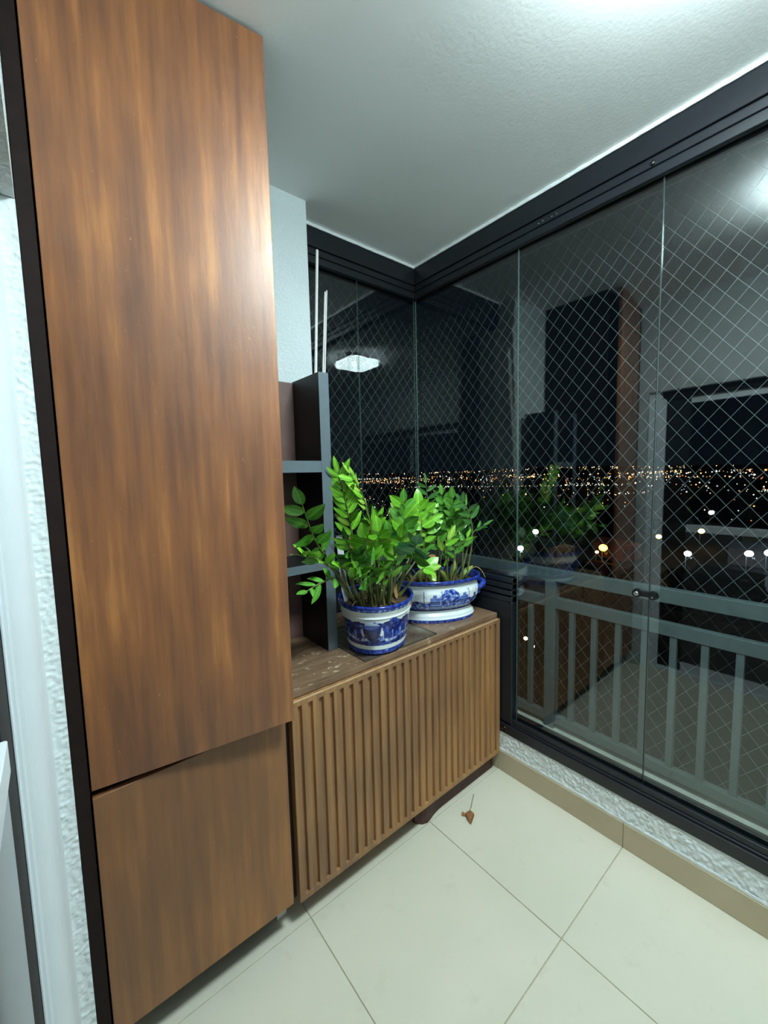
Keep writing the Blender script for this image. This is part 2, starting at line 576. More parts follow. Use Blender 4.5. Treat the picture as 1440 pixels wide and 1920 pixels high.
w2 = thing('window_2', (1.32, YB, 0.205), 'frameless glass panels behind the shelf at the back', None, None, 'structure')
YP = YB + 0.030
header_profile(MB(), 'x', YB, 0.94, 1.782).build('header_track', M['black_alu'], w2, bevel=0.0015)
pane_mesh('x', YP, 0.930, 1.3205, ZS, ZH + 0.008).build('pane', [M['glass'], M['glass_edge']], w2)
pane_mesh('x', YP, 1.3235, 1.733, ZS, ZH + 0.008).build('pane', [M['glass'], M['glass_edge']], w2)
MB().box(0.94, 1.782, YB + 0.004, YB + 0.060, 0.0, 0.90).build('lower_panel', M['black_alu'], w2)
MB().box(0.94, 1.782, YB - 0.002, YB + 0.062, 0.90, ZS).build('sill_track', M['black_alu'], w2, bevel=0.003)
MB().disc((1.336, YB + 0.003, 2.603), (0, -1, 0), 0.006, 0.004, 12).build('pivot_pin', M['black_rubber'], w2)

# ------------------------------------------------------------------ masonry
wb = MB().box(-0.16, 0.945, 1.632, 1.92, 0.0, ZC).build('wall_back', M['stucco_fine'])
tag(wb, 'white stuccoed masonry pier behind the tall cabinet', None, None, 'structure')
# house wall beside the camera with the sliding-door opening
wl = MB()
wl.box(-0.16, XW, 1.112, 1.632, 0.0, ZC)
wl.box(-0.16, XW, YF, 1.112, 2.100, ZC)
wl.box(-0.16, XW, YF, -1.35, 0.0, 2.100)
wl = wl.build('wall_left', M['stucco'])
tag(wl, 'white stuccoed house wall with the sliding door opening', None, None, 'structure')
stucco_sheet('stucco_coat', 'x', 1.1085, -0.046, XW + 0.001, 0.0, 2.098, -1, 0.0042, 120.0, M['plaster'], wl, 0.0035)
tag(MB().box(-0.16, 1.86, YF - 0.12, YF, 0.0, ZC).build('wall_front', M['stucco_fine']), 'white end wall of the balcony behind the viewer', None, None, 'structure')

# sliding door: rounded white jamb, leaf with glass above and white panel below
d1 = thing('door_1', (-0.085, 0.2, 0.0), 'white aluminium sliding door with glass and a mid rail', None, None, 'structure')
prof = [(-0.038, 1.110)]
for k in range(13):
    a = math.radians(-4 + 82 * k / 12)
    prof.append((-0.0875 + 0.052 * math.cos(a), 1.094 - 0.066 * math.sin(a)))
prof += [(-0.080, 1.0265), (-0.0865, 1.0265), (-0.0865, 1.018), (-0.0900, 1.018), (-0.0900, 1.110)]
MB().prism(prof, 'z', 0.0, 2.098).build('jamb', M['white_alu'], d1, bevel=0.0008)
MB().box(-0.150, -0.0905, 0.872, 1.110, 0.020, 2.050).build('jamb_seal', M['black_rubber'], d1)
MB().box(-0.150, -0.060, -1.35, 1.10, 2.050, 2.098).build('head_track', M['dark_wood'], d1)
MB().box(-0.150, -0.050, -1.35, 1.02, 0.0, 0.020).build('floor_track', M['white_alu'], d1, bevel=0.002)
for (xa, ya, yb_) in ((-0.083, -0.16, 0.870), (-0.118, -1.34, -0.10)):
    lf = MB().box(xa - 0.025, xa, ya, yb_, 1.075, 1.130).build('mid_rail', M['white_alu'], d1, bevel=0.002)
    MB().box(xa - 0.025, xa, ya, yb_, 0.022, 0.090).build('bottom_rail', M['white_alu'], d1, bevel=0.002)
    MB().box(xa - 0.025, xa, ya, yb_, 2.000, 2.048).build('top_rail', M['white_alu'], d1, bevel=0.002)
    MB().box(xa - 0.025, xa, ya - 0.05, ya, 0.022, 2.048).build('stile', M['white_alu'], d1, bevel=0.002)
    MB().box(xa - 0.017, xa - 0.006, ya, yb_, 0.090, 1.075).build('lower_board', plain('grey_gloss_board', (66, 69, 71), 0.12, var=0.12, vscale=5), d1)
    MB().box(xa - 0.016, xa - 0.010, ya, yb_, 1.130, 2.000).build('door_pane', M['glass'], d1)
# unlit room beyond the door
rm = MB()
rm.box(-2.6, -2.5, -1.7, 1.9, 0.0, 2.7)
rm.box(-2.5, -0.17, -1.75, -1.65, 0.0, 2.7)
rm.box(-2.5, -0.17, 1.85, 1.95, 0.0, 2.7)
rm.box(-2.5, -0.17, -1.65, 1.85, -0.12, 0.0)
rm.box(-2.5, -0.17, -1.65, 1.85, 2.7, 2.8)
tag(rm.build('wall_room', plain('dark_room_paint', (58, 48, 42), 0.8)), 'dark unlit room beyond the sliding door', None, None, 'structure')

# ------------------------------------------------------------------ ceiling lamp (seen only as a reflection in the glass)
lamp = thing('ceiling_lamp', (0.96, 0.14, ZC), 'square white flush ceiling lamp, seen reflected in the back glass', 'lamp')
LX, LY, LS = 0.96, 0.14, 0.180


LD = 0.084


def rsq(half, rad, n=6):
    pts = []
    for cx, cy, a0 in ((1, 1, 0), (-1, 1, 90), (-1, -1, 180), (1, -1, 270)):
        for k in range(n + 1):
            a = math.radians(a0 + 90 * k / n)
            pts.append((LX + cx * (half - rad) + rad * math.cos(a), LY + cy * (half - rad) + rad * math.sin(a)))
    return pts


MB().prism(rsq(LS, 0.045), 'z', ZC - 0.022, ZC).build('lamp_base', M['white_alu'], lamp)
t = NT('lamp_diffuser')
t.surf(t.n('ShaderNodeEmission', ins={'Color': (0.775, 0.965, 1.0, 1), 'Strength': LAMP_RADIANCE}).outputs[0])
dm = MB()
p0, p1, p2 = rsq(LS - 0.010, 0.040), rsq(LS - 0.014, 0.038), rsq(LS - 0.034, 0.030)
n_ = len(p0)
vs = [(x, y, ZC - 0.022) for x, y in p0] + [(x, y, ZC - LD + 0.012) for x, y in p1] + [(x, y, ZC - LD) for x, y in p2]
fs = []
for r in range(2):
    for i in range(n_):
        fs.append((r * n_ + i, r * n_ + (i + 1) % n_, (r + 1) * n_ + (i + 1) % n_, (r + 1) * n_ + i))
fs.append(tuple(2 * n_ + i for i in range(n_)))
dm.add(vs, fs).build('diffuser', t.m, lamp)

# ------------------------------------------------------------------ tall cabinet
tc = thing('tall_cabinet', (0.27, 1.40, 0.0), 'tall brown stained cabinet reaching the ceiling, upper door slightly ajar', 'cabinet')
cb = MB()
cb.box(-0.004, 0.020, 1.180, 1.625, 0.105, 2.722)     # left side
cb.box(0.524, 0.548, 1.192, 1.625, 0.105, 2.722)      # right side
cb.box(0.020, 0.524, 1.610, 1.625, 0.105, 2.722)
cb.box(0.020, 0.524, 1.192, 1.610, 0.105, 0.125)
cb.box(0.020, 0.524, 1.192, 1.610, 2.700, 2.722)
cb.box(0.020, 0.524, 1.192, 1.610, 0.772, 0.790)
cb.build('body', M['dark_wood'], tc, bevel=0.001)
MB().box(XW + 0.001, 0.020, 1.176, 1.182, 0.100, 2.722).build('filler_strip', M['dark_wood'], tc, bevel=0.001)
for (xx, yy) in ((0.03, 1.25), (0.50, 1.25), (0.03, 1.56), (0.50, 1.56)):
    MB().box(xx, xx + 0.035, yy, yy + 0.035, 0.0, 0.106).build('foot', M['rod'], tc)
MB().box(0.0235, 0.529, 1.170, 1.189, 0.1135, 0.7725).build('lower_door', M['lower_stain'], tc, bevel=0.001)
ud = MB()
ANG = math.radians(-7.2)
ud.M = Matrix.Translation((0.0235, 1.172, 0)) @ Matrix.Rotation(ANG, 4, 'Z')
ud.box(0.0, 0.511, 0.0, 0.019, 0.792, 2.714)
ud = ud.build('upper_door', M['door_stain'], tc, bevel=0.001)
for z in (0.95, 1.72, 2.55):
    MB().box(0.026, 0.060, 1.192, 1.206, z - 0.03, z + 0.03).build('hinge', M['chrome'], tc)

# ------------------------------------------------------------------ low cabinet with slatted front
lc = thing('low_cabinet', (1.12, 1.45, 0.0), 'low brown cabinet with vertical slatted front under the plant pots', 'cabinet')
X0, X1 = 0.5515, 1.6975
cb = MB()
cb.box(X0, X0 + 0.018, 1.195, 1.735, 0.100, 0.812)
cb.box(X1 - 0.018, X1, 1.195, 1.735, 0.100, 0.812)
cb.box(X0, X1, 1.720, 1.735, 0.100, 0.812)
cb.box(X0, X1, 1.195, 1.720, 0.100, 0.118)
cb.build('body', M['slat_stain'], lc, bevel=0.001)
MB().box(0.5510, 1.6985, 1.186, 1.628, 0.812, 0.835).build('top_board', M['worn_top'], lc, bevel=0.002, seg=2)
MB().box(0.952, 1.6985, 1.628, 1.742, 0.812, 0.835).build('top_board', M['worn_top'], lc)
pan = MB().box(X0, X1, 1.180, 1.194, 0.097, 0.8095).build('front_panel', M['slat_stain'], lc)
fr = MB()
fr.box(X0, X1, 1.168, 1.180, 0.790, 0.8095)
fr.box(X0, X1, 1.168, 1.180, 0.097, 0.118)
fr.box(X0, X0 + 0.022, 1.168, 1.180, 0.118, 0.790)
fr.box(X1 - 0.028, X1, 1.168, 1.180, 0.118, 0.790)
fr.build('panel_frame', M['slat_stain'], pan, bevel=0.0018, seg=2)
MB().box(X0 + 0.001, X1 - 0.020, 1.1672, 1.1722, 0.8078, 0.8108).build('highlight_edge', plain('worn_highlight', (206, 172, 134), 0.6, var=0.2), pan)  # worn edge coloured paler to paint in the highlight along the panel top
xs, pitch = 0.5865, 0.0416
rs = random.Random(4)
k = 0
while xs + 0.026 < X1 - 0.026:
    j = rs.uniform(-0.0008, 0.0008)
    sm = MB()
    sm.prism([(xs + j, 1.180), (xs + 0.0025 + j, 1.1685), (xs + 0.0265 + j, 1.1685), (xs + 0.0305 + j, 1.180)], 'z', 0.118, 0.790)
    sm.build('slat', M['slat_stain'], pan, bevel=0.0008)
    xs += pitch
    k += 1
# loose plinth board bulging out under the right half
pl = []
for i in range(25):
    u = i / 24
    xx = 1.135 + u * 0.55
    yy = 1.205 - 0.020 * math.exp(-((u - 0.06) / 0.12) ** 2) + 0.030 * max(0, 0.06 - u) / 0.06
    pl.append((xx, yy))
vs, fs = [], []
for i, (xx, yy) in enumerate(pl):
    vs += [(xx, yy, 0.001), (xx, yy + 0.012, 0.098), (xx, yy + 0.012, 0.001), (xx, yy + 0.024, 0.098)]
for i in range(24):
    a = i * 4
    fs += [(a, a + 4, a + 5, a + 1), (a + 2, a + 3, a + 7, a + 6), (a, a + 2, a + 6, a + 4), (a + 1, a + 5, a + 7, a + 3)]
fs += [(0, 1, 3, 2), (96, 98, 99, 97)]
MB().add(vs, fs).build('plinth', M['plinth'], lc, smooth=False)
for (xx, yy) in ((0.58, 1.30), (1.64, 1.30), (0.58, 1.66), (1.64, 1.66)):
    MB().box(xx, xx + 0.035, yy, yy + 0.035, 0.0, 0.1005).build('foot', M['black_plastic'], lc)

# ------------------------------------------------------------------ grey open shelf
gs = thing('open_shelf', (0.715, 1.49, 0.835), 'slate grey open shelf standing on the low cabinet beside the plants', 'shelf')
for x0_, x1_ in ((0.824, 0.868), (0.556, 0.600)):
    sp_o = MB().box(x0_, x1_, 1.3800, 1.596, 0.8355, 1.940).build('side_panel', M['black_mdf'], gs, bevel=0.001)
    MB().box(x0_, x1_, 1.3780, 1.3799, 0.8355, 1.940).build('edge_band', M['grey_mdf'], sp_o)
for z0_, z1_ in ((1.558, 1.602), (1.172, 1.204)):
    sb_o = MB().box(0.600, 0.824, 1.3812, 1.590, z0_, z1_).build('shelf_board', M['black_mdf'], gs, bevel=0.001)
    MB().box(0.600, 0.824, 1.3792, 1.3811, z0_, z1_).build('edge_band', M['grey_mdf'], sb_o)
MB().box(0.600, 0.824, 1.590, 1.598, 0.8355, 1.936).build('back_board', M['brown_back'], gs)

# ------------------------------------------------------------------ white rods leaning behind the shelf
rods = [((0.8850, 1.612, 0.836), (0.985, 1.618, 2.528), 0.0062, 'thick', 'tallest thick white rod leaning between the pier and the glass'),
        ((0.9000, 1.606, 0.836), (1.021, 1.622, 2.362), 0.0040, 'left', 'slim white rod behind the shelf, nearest the tallest rod'),
        ((0.9130, 1.604, 0.836), (1.031, 1.624, 2.372), 0.0032, 'right', 'slimmest white rod behind the shelf, nearest the plants')]
for a, b, r, _, lab in rods:
    va, vb = Vector(a), Vector(b)
    rd = thing('white_rod', a, lab, 'rod', 'white rods behind the shelf')
    MB().tube([va, vb], r, 12).build('shaft', M['rod'], rd, smooth=False)
    MB().tube([vb, vb + (vb - va).normalized() * 0.004], r * 0.8, 12).build('end_cap', M['rod'], rd)

# ------------------------------------------------------------------ glass sheet under the front pot
gp = pane_mesh('z', 0, 0, 0, 0, 0) if False else MB()
gp.cur = 0
vs = [(x, y, z) for x in (0.874, 1.272) for y in (1.200, 1.560) for z in (0.8353, 0.8393)]
gp.add(vs, [(0, 2, 6, 4), (1, 5, 7, 3)])
gp.cur = 1
gp.add(vs, [(0, 1, 3, 2), (4, 6, 7, 5), (0, 4, 5, 1), (2, 3, 7, 6)])
gpo = gp.build('glass_sheet', [M['glass'], plain('dark_glass_edge', (52, 66, 62), 0.2)])
tag(gpo, 'clear glass sheet lying under the front blue and white pot', 'glass sheet')


# ------------------------------------------------------------------ blue and white oval pots
def fbm(p):
    return noise.noise(p) + 0.5 * noise.noise(p * 2.3 + Vector((3.1, 7.7, 1.3))) + 0.25 * noise.noise(p * 5.1)


def print_front(u, v, circ):
    """ink amount of the transfer print: u metres round the pot, v height 0..1"""
    q = Vector((u * 60, v * 14, 2.0))
    n = fbm(q)
    ang = u / circ
    if v > 0.905:
        return 0.86 + 0.25 * n if v > 0.955 else (0.80 if n > -0.25 else 0.25)
    if v < 0.105:
        return 0.78 + 0.4 * n
    if v < 0.115:
        return 0.95
    for uc in (0.0, 0.5, 1.0):
        rr = ((ang - uc) * circ / 0.050) ** 2 + ((v - 0.47) / 0.225) ** 2
        if rr < 1.0 and v > 0.40:
            return 0.05
    top = 0.69 + 0.10 * noise.noise(Vector((ang * 16, 5, 0))) + 0.05 * noise.noise(Vector((ang * 60, 1, 0)))
    if 0.20 + 0.012 * n < v < top:
        d = 0.86 + 0.55 * n
        # leafy masses and a pale river, small white ruins
        if noise.noise(Vector((ang * 26, v * 7, 9))) > 0.12:
            d += 0.30
        if abs(v - 0.33 - 0.03 * math.sin(ang * 40)) < 0.028:
            d -= 0.55
        c = (ang * 22) % 1.0
        if 0.30 < v < 0.50 and c < 0.22:
            d = 0.25 + (0.5 if int(u * 260) % 2 else 0.0) + 0.25 * n
        return d
    if v <= 0.22:
        return 0.03
    return 0.02


def print_back(u, v, circ):
    q = Vector((u * 70, v * 16, 6.0))
    n = fbm(q)
    if v > 0.90:
        return 0.86 + 0.3 * n
    if v < 0.070:
        return 0.74 + 0.55 * n
    if v < 0.27:
        return 0.03
    if v < 0.315:
        return 0.98 + 0.15 * n
    ang = u / circ
    sky = 0.54 + 0.06 * noise.noise(Vector((ang * 30, 2, 0)))
    tree = noise.noise(Vector((ang * 11, 8, 0)))
    if tree > 0.05:
        sky = max(sky, 0.60 + 0.42 * tree + 0.07 * noise.noise(Vector((ang * 70, v * 9, 0))))
    cell = (ang * 9.0) % 1.0
    d = None
    if 0.30 < cell < 0.62:                                   # mansion with windows
        sky = max(sky, 0.64 + (0.06 if 0.40 < cell < 0.52 else 0))
        if v < sky and v > 0.36:
            wn = ((cell * 26) % 1.0 < 0.45) and ((v * 18) % 1.0 < 0.55)
            d = 0.30 if wn else 0.70 + 0.15 * n
    if 0.66 < cell < 0.685 or 0.10 < cell < 0.125:           # slender towers
        sky = 0.79
        if v < sky:
            d = 0.85
    if v > sky:
        # birds and twigs in the pale sky
        return 0.55 if noise.noise(Vector((u * 150, v * 40, 3))) > 0.52 and v < 0.80 else 0.03
    if d is None:
        d = 0.62 + 0.75 * n
        if v < 0.37:
            d += 0.2
    return d


t = NT('transfer_print_glaze')
at = t.n('ShaderNodeAttribute', attribute_name='ink')
col = t.ramp(at.outputs['Fac'], [(0.0, lin(240, 246, 243)), (0.30, lin(168, 190, 222)), (0.62, lin(62, 92, 186)), (0.85, lin(36, 56, 148)), (1.0, lin(22, 34, 96))])
M['glaze'] = t.principled(col, 0.16, None, 0, 0.5)
M['blue_glaze'] = plain('cobalt_glaze', (44, 66, 158), 0.16, var=0.35, vscale=60)
M['navy_glaze'] = plain('navy_glaze', (34, 46, 96), 0.18, var=0.2, vscale=40)


def oval_pot(root, cx, cy, z0, th, prof, h, ink, nu, nv, soil_v):
    """prof(v)->(half length, half width); outer wall printed, rolled rim, inner wall down to the soil"""
    vs, fs, inkv = [], [], []
    a0, b0 = prof(0.6)
    circ = math.pi * (3 * (a0 + b0) - math.sqrt((3 * a0 + b0) * (a0 + 3 * b0)))
    rows = []
    for r in range(nv + 1):
        v = r / nv
        a, b = prof(v)
        rows.append((a, b, v * h, v, True))
    a, b = prof(1.0)
    for k in range(1, 6):                                     # rolled lip
        ph = math.pi * k / 5
        e = 0.006 * (1 - math.cos(ph))
        rows.append((a - e, b - e, h + 0.005 * math.sin(ph), 1.0, True))
    for k in range(1, 9):
        v = 1.0 - (1.0 - soil_v + 0.05) * k / 8
        aa, bb_ = prof(v)
        rows.append((min(a, aa) - 0.013, min(b, bb_) - 0.013, v * h, 1.0, False))
    for (a, b, z, v, outer) in rows:
        for k in range(nu):
            ang = 2 * math.pi * k / nu
            x, y = a * math.cos(ang), b * math.sin(ang)
            vs.append((cx + x * math.cos(th) - y * math.sin(th), cy + x * math.sin(th) + y * math.cos(th), z0 + z))
            inkv.append(max(0.0, min(1.0, ink(ang / (2 * math.pi) * circ, v, circ))) if outer else 1.0)
    for r in range(len(rows) - 1):
        for k in range(nu):
            k2 = (k + 1) % nu
            fs.append((r * nu + k, r * nu + k2, (r + 1) * nu + k2, (r + 1) * nu + k))
    fs.append(tuple(range(nu))[::-1])
    o = MB().add(vs, fs).build('bowl', M['glaze'], root, smooth=True)
    at_ = o.data.attributes.new('ink', 'FLOAT', 'POINT')
    at_.data.foreach_set('value', inkv)
    # bark soil surface
    aa, bb_ = prof(soil_v)
    sv, sf = [], []
    rings, seg = 10, 40
    for r in range(rings + 1):
        for k in range(seg):
            f = (r / rings)
            ang = 2 * math.pi * k / seg
            x, y = (aa - 0.012) * f * math.cos(ang), (bb_ - 0.012) * f * math.sin(ang)
            zz = z0 + soil_v * h + 0.018 * (1 - f * f) + 0.007 * noise.noise(Vector((x * 60, y * 60, cx)))
            sv.append((cx + x * math.cos(th) - y * math.sin(th), cy + x * math.sin(th) + y * math.cos(th), zz))
    for r in range(rings):
        for k in range(seg):
            k2 = (k + 1) % seg
            sf.append((r * seg + k, r * seg + k2, (r + 1) * seg + k2, (r + 1) * seg + k))
    tag(MB().add(sv, sf).build('soil', M['soil'], root), None, None, None, 'stuff')
    return o


def smooth_prof(keys):
    def f(v):
        for (v0, a0, b0), (v1, a1, b1) in zip(keys, keys[1:]):
            if v <= v1:
                s = (v - v0) / (v1 - v0)
                s = s * s * (3 - 2 * s) if (a1 - a0) else s
                return a0 + (a1 - a0) * s, b0 + (b1 - b0) * s
        return keys[-1][1], keys[-1][2]
    return f


FC, FT, FZ, FH = (1.036, 1.330), math.radians(46), 0.8395, 0.198
pf = smooth_prof([(0, .150, .119), (.03, .157, .125), (.5, .168, .137), (.745, .177, .146), (.765, .181, .150), (.80, .178, .148), (.90, .184, .153), (.94, .190, .158), (1.0, .192, .160)])
fp = thing('oval_planter', (FC[0], FC[1], FZ), 'blue and white china planter with round lug handle, nearest the shelf', 'planter', 'blue and white china planters')
oval_pot(fp, FC[0], FC[1], FZ, FT, pf, FH, print_front, 420, 120, 0.86)


def lug(root, c, th, r_at, z, mat):
    """half-moon lug handle projecting outwards, flat on top"""
    d = Vector((math.cos(th), math.sin(th), 0))
    s = Vector((-math.sin(th), math.cos(th), 0))
    vs, fs = [], []
    n = 14
    prof_ = [(0.037, 0.0, 0.010), (0.038, -0.006, 0.008), (0.036, -0.024, 0.002), (0.031, -0.042, -0.008), (0.022, -0.054, -0.018)]
    for (w, dz, sh) in prof_:
        for k in range(n + 1):
            a = math.pi * k / n
            out = (0.046 + sh) * math.sin(a)
            p = Vector((c[0], c[1], z + dz)) + d * (r_at - 0.014 + out) + s * (w * math.cos(a))
            vs.append(p)
    for r in range(len(prof_) - 1):
        for k in range(n):
            fs.append((r * (n + 1) + k, r * (n + 1) + k + 1, (r + 1) * (n + 1) + k + 1, (r + 1) * (n + 1) + k))
    fs.append(tuple(range(n + 1)))
    fs.append(tuple((len(prof_) - 1) * (n + 1) + k for k in range(n + 1))[::-1])
    return MB().add(vs, fs).build('lug_handle', mat, root, smooth=False, bevel=0.002, seg=2)


for sgn in (0, math.pi):
    lug(fp, FC, FT + math.pi + sgn, 0.172, FZ + 0.124, M['navy_glaze'])

BC, BT, BZ, BH = (1.452, 1.380), math.radians(-29), 0.8355, 0.203
pb = smooth_prof([(0, .198, .122), (.07, .200, .124), (.13, .196, .119), (.24, .180, .106), (.29, .186, .112), (.45, .212, .136), (.58, .222, .146), (.70, .223, .147), (.82, .216, .140), (.885, .211, .136), (.92, .222, .149), (.97, .232, .157), (1.0, .232, .157)])
bp_ = thing('oval_planter', (BC[0], BC[1], BZ), 'blue and white china foot-bath planter on a flared foot, near the right glazing', 'planter', 'blue and white china planters')
oval_pot(bp_, BC[0], BC[1], BZ, BT, pb, BH, print_back, 480, 130, 0.86)
for sgn in (1, -1):
    dd = Vector((math.cos(BT), math.sin(BT), 0)) * sgn
    ss = Vector((-math.sin(BT), math.cos(BT), 0))
    pts = []
    for k in range(17):
        a = math.pi * k / 16
        pts.append(Vector((BC[0], BC[1], BZ + 0.140 + 0.018 * math.sin(a))) + dd * (0.205 + 0.046 * math.sin(a)) + ss * (0.056 * math.cos(a)))
    hd = MB().tube(pts, [0.012 + 0.003 * math.sin(math.pi * k / 16) for k in range(17)], 12).build('loop_handle', M['blue_glaze'], bp_, smooth=True)
    web = []
    for k in range(9):
        a = math.pi * (k + 0.5) / 9
        web.append(Vector((BC[0], BC[1], BZ + 0.118)) + dd * (0.204 + 0.018 * math.sin(a)) + ss * (0.046 * math.cos(a)))
    MB().tube(web, 0.012, 10).build('handle_bracket', M['blue_glaze'], hd, smooth=True)

